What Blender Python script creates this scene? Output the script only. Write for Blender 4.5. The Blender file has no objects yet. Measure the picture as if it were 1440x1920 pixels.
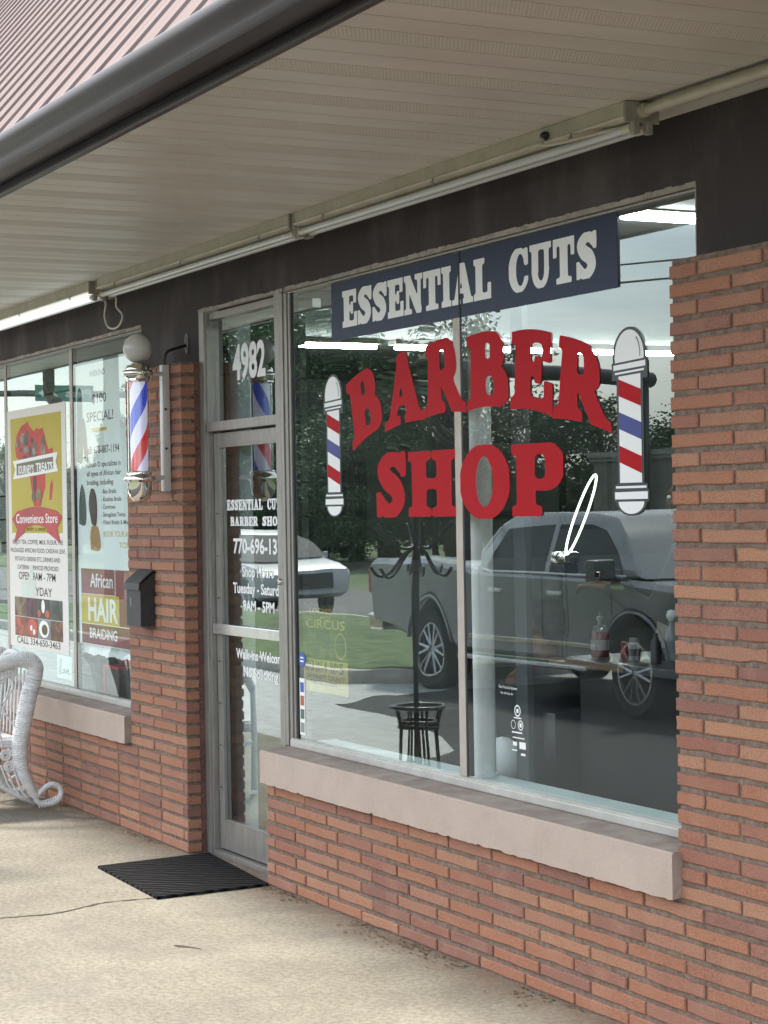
import bpy, bmesh, math, random
import numpy as np
from mathutils import Vector, Matrix, noise as mnoise
random.seed(7)
R = math.radians
SC = bpy.context.scene
COL = SC.collection

# ------------------------------------------------------------------ camera, world, sun, exposure
CAM_LOC = (8.0765, -3.4866, 1.6271)
CAM_YAW, CAM_PITCH, CAM_ROLL = R(63.1626), R(-0.0630), R(-0.9481)
CAM_LENS = 3780.8 / 1920 * 36
cam = bpy.data.cameras.new('camera'); camo = bpy.data.objects.new('camera', cam); COL.objects.link(camo)
cam.sensor_fit = 'AUTO'; cam.sensor_width = 36; cam.lens = CAM_LENS
cam.clip_start = 0.05; cam.clip_end = 2000
_f = Vector((-math.sin(CAM_YAW)*math.cos(CAM_PITCH), math.cos(CAM_YAW)*math.cos(CAM_PITCH), math.sin(CAM_PITCH)))
_r0 = Vector((math.cos(CAM_YAW), math.sin(CAM_YAW), 0)); _u0 = _r0.cross(_f)
_r = _r0*math.cos(CAM_ROLL) + _u0*math.sin(CAM_ROLL); _u = -_r0*math.sin(CAM_ROLL) + _u0*math.cos(CAM_ROLL)
M = Matrix.Identity(4)
for i in range(3): M[i][0] = _r[i]; M[i][1] = _u[i]; M[i][2] = -_f[i]; M[i][3] = CAM_LOC[i]
camo.matrix_world = M
SC.camera = camo
SUN_AZ, SUN_EL = R(242), R(47)          # azimuth clockwise from +Y; from the left along the shop front
SUN_STRENGTH, SKY_STRENGTH, EXPOSURE, CLOUD = 2.7, 0.12, 1.64, 9.0
sl = bpy.data.lights.new('sun', 'SUN'); sl.energy = SUN_STRENGTH; sl.angle = R(9); sl.color = (1.0, 0.93, 0.83)
so = bpy.data.objects.new('sun', sl); COL.objects.link(so)
sd = Vector((math.sin(SUN_AZ)*math.cos(SUN_EL), math.cos(SUN_AZ)*math.cos(SUN_EL), math.sin(SUN_EL)))
so.rotation_euler = (-sd).to_track_quat('-Z', 'Y').to_euler(); so.location = sd*60
W = bpy.data.worlds.new('World'); SC.world = W; W.use_nodes = True
wn = W.node_tree; wn.nodes.clear()
wo = wn.nodes.new('ShaderNodeOutputWorld'); bg = wn.nodes.new('ShaderNodeBackground')
sky = wn.nodes.new('ShaderNodeTexSky'); sky.sky_type = 'NISHITA'; sky.sun_disc = False
sky.sun_elevation = SUN_EL; sky.sun_rotation = SUN_AZ; sky.air_density = 1.0; sky.dust_density = 2.0
tc = wn.nodes.new('ShaderNodeTexCoord'); mp = wn.nodes.new('ShaderNodeMapping'); mp.inputs['Scale'].default_value = (1.2, 1.2, 4.5)
nz = wn.nodes.new('ShaderNodeTexNoise'); nz.inputs['Scale'].default_value = 2.3; nz.inputs['Detail'].default_value = 7; nz.inputs['Roughness'].default_value = 0.55
rp = wn.nodes.new('ShaderNodeValToRGB'); rp.color_ramp.elements[0].position = 0.33; rp.color_ramp.elements[1].position = 0.66
rp.color_ramp.elements[0].color = (0.30, 0.30, 0.30, 1); rp.color_ramp.elements[1].color = (0.97, 0.97, 0.97, 1)
nz2 = wn.nodes.new('ShaderNodeTexNoise'); nz2.inputs['Scale'].default_value = 5.0; nz2.inputs['Detail'].default_value = 5
rp2 = wn.nodes.new('ShaderNodeValToRGB'); rp2.color_ramp.elements[0].position = 0.35; rp2.color_ramp.elements[1].position = 0.7
rp2.color_ramp.elements[0].color = (0.53*CLOUD, 0.65*CLOUD, 0.76*CLOUD, 1); rp2.color_ramp.elements[1].color = (1.02*CLOUD, 1.02*CLOUD, 1.03*CLOUD, 1)
mx = wn.nodes.new('ShaderNodeMixRGB')
L = wn.links.new
L(tc.outputs['Generated'], mp.inputs['Vector']); L(mp.outputs[0], nz.inputs['Vector']); L(mp.outputs[0], nz2.inputs['Vector'])
L(nz.outputs['Fac'], rp.inputs['Fac']); L(nz2.outputs['Fac'], rp2.inputs['Fac'])
L(rp.outputs['Color'], mx.inputs['Fac']); L(sky.outputs['Color'], mx.inputs['Color1']); L(rp2.outputs['Color'], mx.inputs['Color2'])
L(mx.outputs['Color'], bg.inputs['Color']); bg.inputs['Strength'].default_value = SKY_STRENGTH
L(bg.outputs[0], wo.inputs[0])
SC.view_settings.view_transform = 'Standard'; SC.view_settings.look = 'None'
SC.view_settings.exposure = EXPOSURE; SC.view_settings.gamma = 1.0
try:
    SC.view_settings.use_curve_mapping = False
except Exception: pass
SC.render.engine = 'CYCLES'
SC.cycles.use_denoising = True
SC.cycles.max_bounces = 10; SC.cycles.diffuse_bounces = 4; SC.cycles.glossy_bounces = 5
SC.cycles.transparent_max_bounces = 24; SC.cycles.transmission_bounces = 6
SC.cycles.sample_clamp_indirect = 6.0
SC.cycles.caustics_reflective = False; SC.cycles.caustics_refractive = False

# ------------------------------------------------------------------ materials
MATS = {}
def nodes_of(name):
    m = bpy.data.materials.new(name); m.use_nodes = True
    nt = m.node_tree; b = nt.nodes['Principled BSDF']
    return m, nt, b
def surf(name, c1, c2=None, rough=0.6, metal=0.0, scale=8.0, detail=6.0, bump=0.0, bscale=None, stretch=(1,1,1),
         emit=None, estr=0.0, lo=0.35, hi=0.65, rvar=0.0, spec=None, bdist=0.01):
    """principled surface, colour varied by noise in object space, optional noise bump"""
    if name in MATS: return MATS[name]
    m, nt, b = nodes_of(name); l = nt.links.new
    b.inputs['Roughness'].default_value = rough; b.inputs['Metallic'].default_value = metal
    if spec is not None: b.inputs['Specular IOR Level'].default_value = spec
    b.inputs['Base Color'].default_value = (*c1, 1)
    if c2 is not None or bump:
        t = nt.nodes.new('ShaderNodeTexCoord'); mpn = nt.nodes.new('ShaderNodeMapping'); mpn.inputs['Scale'].default_value = stretch
        l(t.outputs['Object'], mpn.inputs['Vector'])
    if c2 is not None:
        n = nt.nodes.new('ShaderNodeTexNoise'); n.inputs['Scale'].default_value = scale; n.inputs['Detail'].default_value = detail
        n.inputs['Roughness'].default_value = 0.6
        l(mpn.outputs[0], n.inputs['Vector'])
        r = nt.nodes.new('ShaderNodeValToRGB'); r.color_ramp.elements[0].position = lo; r.color_ramp.elements[1].position = hi
        r.color_ramp.elements[0].color = (*c1, 1); r.color_ramp.elements[1].color = (*c2, 1)
        l(n.outputs['Fac'], r.inputs['Fac']); l(r.outputs['Color'], b.inputs['Base Color'])
        if rvar:
            mr = nt.nodes.new('ShaderNodeMapRange'); mr.inputs['To Min'].default_value = rough-rvar; mr.inputs['To Max'].default_value = rough+rvar
            l(n.outputs['Fac'], mr.inputs['Value']); l(mr.outputs[0], b.inputs['Roughness'])
    if bump:
        n2 = nt.nodes.new('ShaderNodeTexNoise'); n2.inputs['Scale'].default_value = bscale or scale*4; n2.inputs['Detail'].default_value = 4
        l(mpn.outputs[0], n2.inputs['Vector'])
        bp = nt.nodes.new('ShaderNodeBump'); bp.inputs['Strength'].default_value = bump; bp.inputs['Distance'].default_value = bdist
        l(n2.outputs['Fac'], bp.inputs['Height']); l(bp.outputs[0], b.inputs['Normal'])
    if emit is not None:
        b.inputs['Emission Color'].default_value = (*emit, 1); b.inputs['Emission Strength'].default_value = estr
    MATS[name] = m
    return m

def brick_mat():
    m, nt, b = nodes_of('red_brick'); l = nt.links.new
    g = nt.nodes.new('ShaderNodeNewGeometry'); t = nt.nodes.new('ShaderNodeTexCoord')
    r = nt.nodes.new('ShaderNodeValToRGB'); cr = r.color_ramp
    cols = [(0.0, (0.350, 0.150, 0.088)), (0.2, (0.385, 0.170, 0.096)), (0.4, (0.30, 0.125, 0.086)), (0.55, (0.405, 0.200, 0.120)), (0.75, (0.345, 0.160, 0.105)), (0.9, (0.255, 0.115, 0.088)), (1.0, (0.43, 0.210, 0.115))]
    cr.elements[0].position = 0; cr.elements[0].color = (*cols[0][1], 1); cr.elements[1].position = 1; cr.elements[1].color = (*cols[-1][1], 1)
    for p, c in cols[1:-1]:
        e = cr.elements.new(p); e.color = (*c, 1)
    l(g.outputs['Random Per Island'], r.inputs['Fac'])
    n = nt.nodes.new('ShaderNodeTexNoise'); n.inputs['Scale'].default_value = 240; n.inputs['Detail'].default_value = 3
    n3 = nt.nodes.new('ShaderNodeTexNoise'); n3.inputs['Scale'].default_value = 7; n3.inputs['Detail'].default_value = 6
    for q in (n, n3): l(t.outputs['Object'], q.inputs['Vector'])
    r2 = nt.nodes.new('ShaderNodeValToRGB'); r2.color_ramp.elements[0].position = 0.36; r2.color_ramp.elements[1].position = 0.62
    r2.color_ramp.elements[0].color = (0.70, 0.68, 0.68, 1); r2.color_ramp.elements[1].color = (1.12, 1.12, 1.12, 1)
    l(n.outputs['Fac'], r2.inputs['Fac'])
    mu = nt.nodes.new('ShaderNodeMixRGB'); mu.blend_type = 'MULTIPLY'; mu.inputs['Fac'].default_value = 1
    l(r.outputs['Color'], mu.inputs['Color1']); l(r2.outputs['Color'], mu.inputs['Color2'])
    r3 = nt.nodes.new('ShaderNodeValToRGB'); r3.color_ramp.elements[0].position = 0.5; r3.color_ramp.elements[1].position = 0.8
    r3.color_ramp.elements[0].color = (0, 0, 0, 1); r3.color_ramp.elements[1].color = (0.45, 0.45, 0.45, 1)
    l(n3.outputs['Fac'], r3.inputs['Fac'])
    mi = nt.nodes.new('ShaderNodeMixRGB'); mi.inputs['Color2'].default_value = (0.43, 0.235, 0.15, 1)
    l(r3.outputs['Color'], mi.inputs['Fac']); l(mu.outputs[0], mi.inputs['Color1']); l(mi.outputs[0], b.inputs['Base Color'])
    b.inputs['Roughness'].default_value = 0.85
    bp = nt.nodes.new('ShaderNodeBump'); bp.inputs['Strength'].default_value = 0.55; bp.inputs['Distance'].default_value = 0.004
    n4 = nt.nodes.new('ShaderNodeTexNoise'); n4.inputs['Scale'].default_value = 130; n4.inputs['Detail'].default_value = 5
    l(t.outputs['Object'], n4.inputs['Vector'])
    l(n4.outputs['Fac'], bp.inputs['Height']); l(bp.outputs[0], b.inputs['Normal'])
    return m

def glass_mat(name='window_glass', tint=(0.965, 0.985, 0.98), k=1.25, wav=0.02, wscale=0.9):
    """thin glazing: transparent + mirror by Fresnel on the face a ray enters, clear on the face it leaves"""
    if name in MATS: return MATS[name]
    m = bpy.data.materials.new(name); m.use_nodes = True; nt = m.node_tree; nt.nodes.clear(); l = nt.links.new
    o = nt.nodes.new('ShaderNodeOutputMaterial'); tr = nt.nodes.new('ShaderNodeBsdfTransparent'); gl = nt.nodes.new('ShaderNodeBsdfGlossy')
    gl.inputs['Roughness'].default_value = 0.0; gl.inputs['Color'].default_value = (0.90, 1.0, 0.985, 1)
    tr.inputs['Color'].default_value = (*tint, 1)
    fr = nt.nodes.new('ShaderNodeFresnel'); fr.inputs['IOR'].default_value = 1.52
    # both faces of the pane: 2R/(1+R)
    a = nt.nodes.new('ShaderNodeMath'); a.operation = 'MULTIPLY'; a.inputs[1].default_value = 2.0*k; l(fr.outputs[0], a.inputs[0])
    c = nt.nodes.new('ShaderNodeMath'); c.operation = 'ADD'; c.inputs[1].default_value = 1.0; l(fr.outputs[0], c.inputs[0])
    d = nt.nodes.new('ShaderNodeMath'); d.operation = 'DIVIDE'; d.use_clamp = True; l(a.outputs[0], d.inputs[0]); l(c.outputs[0], d.inputs[1])
    g = nt.nodes.new('ShaderNodeNewGeometry')
    e = nt.nodes.new('ShaderNodeMath'); e.operation = 'SUBTRACT'; e.inputs[0].default_value = 1.0; l(g.outputs['Backfacing'], e.inputs[1])
    f = nt.nodes.new('ShaderNodeMath'); f.operation = 'MULTIPLY'; l(d.outputs[0], f.inputs[0]); l(e.outputs[0], f.inputs[1])
    t = nt.nodes.new('ShaderNodeTexCoord'); n = nt.nodes.new('ShaderNodeTexNoise'); n.inputs['Scale'].default_value = wscale; n.inputs['Detail'].default_value = 1
    l(t.outputs['Object'], n.inputs['Vector'])
    bp = nt.nodes.new('ShaderNodeBump'); bp.inputs['Strength'].default_value = 1.0; bp.inputs['Distance'].default_value = wav*0.1
    l(n.outputs['Fac'], bp.inputs['Height']); l(bp.outputs[0], gl.inputs['Normal'])
    mxs = nt.nodes.new('ShaderNodeMixShader'); l(f.outputs[0], mxs.inputs[0]); l(tr.outputs[0], mxs.inputs[1]); l(gl.outputs[0], mxs.inputs[2])
    l(mxs.outputs[0], o.inputs[0]); MATS[name] = m
    return m

def photo_mat(name, cols, scale=18.0, rough=.5):
    """printed photograph: irregular cells of several colours softened by noise"""
    if name in MATS: return MATS[name]
    m, nt, b = nodes_of(name); l = nt.links.new; t = nt.nodes.new('ShaderNodeTexCoord')
    n = nt.nodes.new('ShaderNodeTexNoise'); n.inputs['Scale'].default_value = scale*.8; n.inputs['Detail'].default_value = 4; l(t.outputs['Object'], n.inputs[0])
    ad = nt.nodes.new('ShaderNodeMixRGB'); ad.blend_type = 'LINEAR_LIGHT'; ad.inputs[0].default_value = .06; l(t.outputs['Object'], ad.inputs[1]); l(n.outputs['Color'], ad.inputs[2])
    v = nt.nodes.new('ShaderNodeTexVoronoi'); v.inputs['Scale'].default_value = scale; l(ad.outputs[0], v.inputs[0])
    sp = nt.nodes.new('ShaderNodeSeparateColor'); l(v.outputs['Color'], sp.inputs[0])
    r = nt.nodes.new('ShaderNodeValToRGB'); cr = r.color_ramp; cr.elements[0].color = (*cols[0], 1); cr.elements[1].color = (*cols[-1], 1)
    for i, c in enumerate(cols[1:-1]): e = cr.elements.new((i+1)/(len(cols)-1)); e.color = (*c, 1)
    l(sp.outputs[0], r.inputs[0])
    d = nt.nodes.new('ShaderNodeMapRange'); d.inputs['From Max'].default_value = .05*18/scale; d.inputs['To Min'].default_value = 1.25; d.inputs['To Max'].default_value = .45; l(v.outputs['Distance'], d.inputs[0])
    mu = nt.nodes.new('ShaderNodeMixRGB'); mu.blend_type = 'MULTIPLY'; mu.inputs[0].default_value = 1; l(r.outputs[0], mu.inputs[1]); l(d.outputs[0], mu.inputs[2]); l(mu.outputs[0], b.inputs['Base Color']); b.inputs['Roughness'].default_value = rough
    MATS[name] = m; return m
def vent_mat():
    m, nt, b = nodes_of('vented_soffit'); l = nt.links.new
    t = nt.nodes.new('ShaderNodeTexCoord'); mpn = nt.nodes.new('ShaderNodeMapping'); mpn.inputs['Rotation'].default_value = (0, 0, R(28))
    l(t.outputs['Object'], mpn.inputs['Vector'])
    w = nt.nodes.new('ShaderNodeTexWave'); w.wave_type = 'BANDS'; w.bands_direction = 'Y'; w.inputs['Scale'].default_value = 31; w.inputs['Distortion'].default_value = 0
    l(mpn.outputs[0], w.inputs['Vector'])
    r = nt.nodes.new('ShaderNodeValToRGB'); r.color_ramp.elements[0].position = 0.12; r.color_ramp.elements[1].position = 0.5
    r.color_ramp.elements[0].color = (0.575, 0.55, 0.495, 1); r.color_ramp.elements[1].color = (0.645, 0.62, 0.565, 1)
    l(w.outputs['Fac'], r.inputs['Fac']); l(r.outputs[0], b.inputs['Base Color'])
    bp = nt.nodes.new('ShaderNodeBump'); bp.inputs['Strength'].default_value = 0.25; bp.inputs['Distance'].default_value = 0.003
    l(w.outputs['Fac'], bp.inputs['Height']); l(bp.outputs[0], b.inputs['Normal'])
    b.inputs['Roughness'].default_value = 0.55
    return m

def concrete_mat():
    m, nt, b = nodes_of('sidewalk_concrete'); l = nt.links.new
    t = nt.nodes.new('ShaderNodeTexCoord')
    def noise(s, d, ro=0.6):
        n = nt.nodes.new('ShaderNodeTexNoise'); n.inputs['Scale'].default_value = s; n.inputs['Detail'].default_value = d; n.inputs['Roughness'].default_value = ro
        l(t.outputs['Object'], n.inputs['Vector']); return n
    def ramp(n, a, ca, bb, cb):
        r = nt.nodes.new('ShaderNodeValToRGB'); r.color_ramp.elements[0].position = a; r.color_ramp.elements[1].position = bb
        r.color_ramp.elements[0].color = (*ca, 1); r.color_ramp.elements[1].color = (*cb, 1); l(n.outputs['Fac'], r.inputs['Fac']); return r
    base = ramp(noise(1.1, 9, .68), 0.33, (0.178, 0.160, 0.124), 0.66, (0.285, 0.264, 0.210))
    speck = ramp(noise(42, 9, 0.82), 0.38, (0.42, 0.40, 0.37), 0.57, (1.16, 1.16, 1.15))
    mu = nt.nodes.new('ShaderNodeMixRGB'); mu.blend_type = 'MULTIPLY'; mu.inputs['Fac'].default_value = 0.75
    l(base.outputs[0], mu.inputs['Color1']); l(speck.outputs[0], mu.inputs['Color2'])
    blot = ramp(noise(2.6, 10, 0.76), 0.50, (0, 0, 0), 0.72, (0.80, 0.80, 0.80))
    mi = nt.nodes.new('ShaderNodeMixRGB'); mi.inputs['Color2'].default_value = (0.15, 0.13, 0.11, 1)
    l(blot.outputs[0], mi.inputs['Fac']); l(mu.outputs[0], mi.inputs['Color1'])
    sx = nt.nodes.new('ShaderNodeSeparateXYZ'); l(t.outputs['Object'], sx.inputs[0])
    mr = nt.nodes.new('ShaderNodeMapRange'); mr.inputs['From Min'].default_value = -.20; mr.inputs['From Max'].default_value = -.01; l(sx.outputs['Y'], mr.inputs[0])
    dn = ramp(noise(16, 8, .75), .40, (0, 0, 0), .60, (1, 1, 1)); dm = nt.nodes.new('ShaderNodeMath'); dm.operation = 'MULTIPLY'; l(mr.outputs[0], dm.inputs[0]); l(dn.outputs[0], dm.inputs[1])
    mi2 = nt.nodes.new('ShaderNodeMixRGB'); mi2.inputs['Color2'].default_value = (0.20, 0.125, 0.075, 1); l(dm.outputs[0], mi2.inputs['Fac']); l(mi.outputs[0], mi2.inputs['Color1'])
    l(mi2.outputs[0], b.inputs['Base Color']); b.inputs['Roughness'].default_value = 0.9
    n5 = noise(60, 6, 0.7); bp = nt.nodes.new('ShaderNodeBump'); bp.inputs['Strength'].default_value = 0.6; bp.inputs['Distance'].default_value = 0.006
    l(n5.outputs['Fac'], bp.inputs['Height']); l(bp.outputs[0], b.inputs['Normal'])
    return m

def stripe_mat():
    """barber cylinder: helical red / white / blue stripes from the angle and the height"""
    m, nt, b = nodes_of('barber_stripes'); l = nt.links.new
    t = nt.nodes.new('ShaderNodeTexCoord'); sp = nt.nodes.new('ShaderNodeSeparateXYZ'); l(t.outputs['Object'], sp.inputs[0])
    at = nt.nodes.new('ShaderNodeMath'); at.operation = 'ARCTAN2'; l(sp.outputs['Y'], at.inputs[0]); l(sp.outputs['X'], at.inputs[1])
    a = nt.nodes.new('ShaderNodeMath'); a.operation = 'MULTIPLY'; a.inputs[1].default_value = -1/(2*math.pi); l(at.outputs[0], a.inputs[0])
    z = nt.nodes.new('ShaderNodeMath'); z.operation = 'MULTIPLY'; z.inputs[1].default_value = 1/0.445; l(sp.outputs['Z'], z.inputs[0])
    s = nt.nodes.new('ShaderNodeMath'); s.operation = 'ADD'; l(a.outputs[0], s.inputs[0]); l(z.outputs[0], s.inputs[1])
    o = nt.nodes.new('ShaderNodeMath'); o.operation = 'ADD'; o.inputs[1].default_value = 0.13; l(s.outputs[0], o.inputs[0])
    f = nt.nodes.new('ShaderNodeMath'); f.operation = 'FRACT'; l(o.outputs[0], f.inputs[0])
    r = nt.nodes.new('ShaderNodeValToRGB'); cr = r.color_ramp; cr.interpolation = 'CONSTANT'
    cr.elements[0].position = 0; cr.elements[0].color = (0.62, 0.60, 0.80, 1)
    cr.elements[1].position = 0.25; cr.elements[1].color = (0.55, 0.02, 0.03, 1)
    for p, c in ((0.5, (0.62, 0.60, 0.80)), (0.75, (0.02, 0.035, 0.50))):
        e = cr.elements.new(p); e.color = (*c, 1)
    l(f.outputs[0], r.inputs['Fac']); l(r.outputs[0], b.inputs['Base Color']); b.inputs['Roughness'].default_value = 0.35
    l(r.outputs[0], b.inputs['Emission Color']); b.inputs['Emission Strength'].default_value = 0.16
    return m

MB_BRICK = brick_mat(); M_VENT = vent_mat(); M_CONC = concrete_mat(); M_STRIPE = stripe_mat()
M_GLASS = glass_mat(); M_GLASSL = glass_mat('rippled_glass', wav=0.034, wscale=1.6)
M_MORTAR = surf('mortar', (0.16, 0.108, 0.078), (0.26, 0.19, 0.145), 0.95, scale=40, bump=0.8, bscale=150)
M_STUCCO = surf('dark_stucco', (0.044, 0.033, 0.033), (0.115, 0.098, 0.096), 0.85, lo=.50, hi=.80, scale=2.6, bump=0.35, bscale=70, stretch=(1, 1, 0.5))
M_STUCCOB = surf('brown_painted_return', (0.12, 0.062, 0.05), (0.19, 0.10, 0.08), 0.9, scale=14, bump=0.8, bscale=60)
M_RAW = surf('unpainted_edge', (0.30, 0.26, 0.23), (0.45, 0.40, 0.36), 0.9, scale=18, bump=0.8, bscale=60)
M_SILL = surf('painted_sill', (0.44, 0.34, 0.28), (0.49, 0.385, 0.32), 0.85, scale=5, bump=0.35, bscale=90)
M_SILLT = surf('weathered_sill_top', (0.27, 0.21, 0.18), (0.40, 0.33, 0.28), 0.9, scale=9, bump=0.4, bscale=60)
M_ALU = surf('bronze_aluminium', (0.28, 0.26, 0.235), (0.36, 0.34, 0.31), 0.42, 0.55, scale=9, stretch=(6, 6, 1), rvar=0.1)
M_ALUL = surf('pale_aluminium', (0.52, 0.50, 0.45), (0.62, 0.60, 0.55), 0.42, 0.4, scale=9, rvar=0.1)
M_ALUTAN = surf('tan_mullion', (0.42, 0.36, 0.30), (0.50, 0.44, 0.38), 0.5, 0.2, scale=9)
M_RUB = surf('black_gasket', (0.02, 0.02, 0.022), None, 0.6)
M_SOFF = surf('soffit_panel', (0.61, 0.585, 0.53), (0.71, 0.685, 0.63), 0.40, scale=3.5, stretch=(1, 0.4, 1), rvar=0.08)
M_GUT = surf('brown_gutter', (0.030, 0.022, 0.021), (0.046, 0.036, 0.035), 0.38, 0.0, spec=0.20, scale=5, stretch=(0.4, 3, 3), rvar=0.08)
M_ROOF = surf('faded_metal_roof', (0.185, 0.140, 0.131), (0.23, 0.186, 0.176), 0.85, 0.0, spec=0.05, scale=34, detail=8, stretch=(1, 0.08, 0.08), bump=0.04, bscale=60)
M_FIX = surf('cream_enamel', (0.50, 0.45, 0.36), (0.60, 0.55, 0.46), 0.4, scale=10)
M_TUBEON = surf('lit_tube', (0.9, 0.95, 1), None, 0.3, emit=(0.86, 0.97, 1.0), estr=0.75)
M_TUBEDIM = surf('unlit_tube', (0.62, 0.64, 0.66), None, 0.10)
M_TUBEIN = surf('lit_ceiling_tube', (0.9, 0.95, 1), None, 0.3, emit=(0.86, 1.0, 0.97), estr=34.0)
M_CHROME = surf('chrome', (0.80, 0.77, 0.70), None, 0.07, 1.0)
M_STEEL = surf('white_steel', (0.62, 0.62, 0.60), None, 0.35, 0.2)
M_GLOBE = surf('opal_globe', (0.55, 0.52, 0.49), None, 0.16)
M_BLACK = surf('black_plastic', (0.012, 0.012, 0.013), None, 0.4)
M_MBOX = surf('mailbox_black', (0.020, 0.021, 0.024), (0.032, 0.033, 0.036), 0.55, 0.1, scale=18)
M_WICK = surf('white_wicker', (0.62, 0.62, 0.62), (0.78, 0.78, 0.77), 0.6, scale=60)
M_NAVY = surf('navy_banner', (0.010, 0.022, 0.062), None, 0.42, spec=0.30)
M_WHITE = surf('white_vinyl', (0.87, 0.86, 0.84), None, 0.45)
M_RED = surf('red_vinyl', (0.44, 0.004, 0.011), None, 0.5, spec=0.10)
M_BLUE = surf('blue_vinyl', (0.018, 0.03, 0.22), None, 0.4)
M_OUT = surf('black_vinyl', (0.015, 0.02, 0.022), None, 0.4)
M_PAPER = surf('poster_paper', (0.78, 0.74, 0.68), None, 0.6)
M_INK = surf('poster_ink', (0.06, 0.05, 0.055), None, 0.7)

# ------------------------------------------------------------------ mesh building
class MB:
    def __init__(s): s.v = []; s.f = []; s.m = []
    def add(s, vs, fs, mi=0):
        o = len(s.v); s.v += [tuple(map(float, p)) for p in vs]; s.f += [tuple(i+o for i in q) for q in fs]; s.m += [mi]*len(fs); return s
    def box(s, x0, y0, z0, x1, y1, z1, mi=0):
        x0, x1 = sorted((x0, x1)); y0, y1 = sorted((y0, y1)); z0, z1 = sorted((z0, z1))
        vs = [(x0,y0,z0),(x1,y0,z0),(x1,y1,z0),(x0,y1,z0),(x0,y0,z1),(x1,y0,z1),(x1,y1,z1),(x0,y1,z1)]
        return s.add(vs, [(0,3,2,1),(4,5,6,7),(0,1,5,4),(1,2,6,5),(2,3,7,6),(3,0,4,7)], mi)
    def bbox(s, x0, y0, z0, x1, y1, z1, b=0.004, mi=0):
        """box with chamfered edges"""
        bm = bmesh.new(); bmesh.ops.create_cube(bm, size=1)
        for v in bm.verts: v.co = Vector(((x0+x1)/2+v.co.x*abs(x1-x0), (y0+y1)/2+v.co.y*abs(y1-y0), (z0+z1)/2+v.co.z*abs(z1-z0)))
        bmesh.ops.bevel(bm, geom=list(bm.edges), offset=b, segments=2, affect='EDGES', profile=0.6)
        return s.bm(bm, mi)
    def bm(s, bm, mi=0):
        bm.verts.index_update()
        s.add([v.co for v in bm.verts], [[v.index for v in f.verts] for f in bm.faces], mi); bm.free(); return s
    def quad(s, a, b, c, d, mi=0): return s.add([a,b,c,d], [(0,1,2,3)], mi)
    def prism(s, poly, axis, a, b, mi=0, caps=True):
        """poly of 2d points extruded along an axis from a to b. axis x: (y,z)  y: (x,z)  z: (x,y)"""
        def P(p, t): return {'x': (t, p[0], p[1]), 'y': (p[0], t, p[1]), 'z': (p[0], p[1], t)}[axis]
        n = len(poly); vs = [P(p, a) for p in poly]+[P(p, b) for p in poly]
        fs = [(i, (i+1)%n, n+(i+1)%n, n+i) for i in range(n)]
        if caps: fs += [tuple(range(n-1, -1, -1)), tuple(range(n, 2*n))]
        return s.add(vs, fs, mi)
    def tube(s, path, r, n=10, mi=0, caps=True, closed=False):
        P = [Vector(p) for p in path]; N = len(P)
        rs = r if isinstance(r, (list, tuple)) else [r]*N
        vs = []; prev = None
        for i, p in enumerate(P):
            if closed: t = P[(i+1)%N]-P[i-1]
            else: t = P[min(i+1, N-1)]-P[max(i-1, 0)]
            t.normalize()
            if prev is None:
                a = Vector((0,0,1)) if abs(t.z) < 0.9 else Vector((1,0,0)); u = t.cross(a).normalized()
            else:
                u = prev - t*prev.dot(t); u.normalize()
            prev = u; w = t.cross(u)
            for k in range(n):
                q = 2*math.pi*k/n; vs.append(p+(u*math.cos(q)+w*math.sin(q))*rs[i])
        fs = []
        for i in range(N if closed else N-1):
            j = (i+1)%N
            for k in range(n): fs.append((i*n+k, i*n+(k+1)%n, j*n+(k+1)%n, j*n+k))
        if caps and not closed: fs += [tuple(range(n-1,-1,-1)), tuple((N-1)*n+k for k in range(n))]
        return s.add(vs, fs, mi)
    def lathe(s, prof, c=(0,0,0), n=24, axis='z', mi=0):
        vs = []
        for r, h in prof:
            for k in range(n):
                q = 2*math.pi*k/n; a, b = r*math.cos(q), r*math.sin(q)
                p = {'z': (a, b, h), 'y': (a, h, b), 'x': (h, a, b)}[axis]; vs.append((c[0]+p[0], c[1]+p[1], c[2]+p[2]))
        fs = [(i*n+k, i*n+(k+1)%n, (i+1)*n+(k+1)%n, (i+1)*n+k) for i in range(len(prof)-1) for k in range(n)]
        return s.add(vs, fs, mi)
    def ball(s, c, rx, ry=None, rz=None, seg=20, rings=12, mi=0):
        ry = ry or rx; rz = rz or rx; prof = [(max(math.sin(math.pi*i/rings), 1e-4), -math.cos(math.pi*i/rings)) for i in range(rings+1)]
        o = len(s.v); s.lathe(prof, (0,0,0), seg, 'z', mi)
        for i in range(o, len(s.v)):
            x, y, z = s.v[i]; s.v[i] = (c[0]+x*rx, c[1]+y*ry, c[2]+z*rz)
        return s
    def xz(s, poly, y, mi=0):
        """flat polygon facing -y"""
        return s.add([(p[0], y, p[1]) for p in poly], [tuple(range(len(poly)))], mi)
    def build(s, name, mats, parent=None, smooth=False, loc=None, fix=True):
        me = bpy.data.meshes.new(name); me.from_pydata(s.v, [], s.f); me.update()
        for m in (mats if isinstance(mats, (list, tuple)) else [mats]): me.materials.append(m)
        if len(me.materials) > 1:
            for p, i in zip(me.polygons, s.m): p.material_index = i
        if fix:
            bm = bmesh.new(); bm.from_mesh(me); bmesh.ops.recalc_face_normals(bm, faces=bm.faces); bm.to_mesh(me); bm.free()
        if smooth:
            for p in me.polygons: p.use_smooth = True
            if smooth != True:
                try: me.set_sharp_from_angle(angle=R(smooth))
                except Exception: pass
        o = bpy.data.objects.new(name, me); COL.objects.link(o)
        if parent is not None: o.parent = parent
        if loc is not None: o.location = loc
        return o
def tag(o, label, cat, group=None):
    o['label'] = label; o['category'] = cat
    if group: o['group'] = group
    return o
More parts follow.
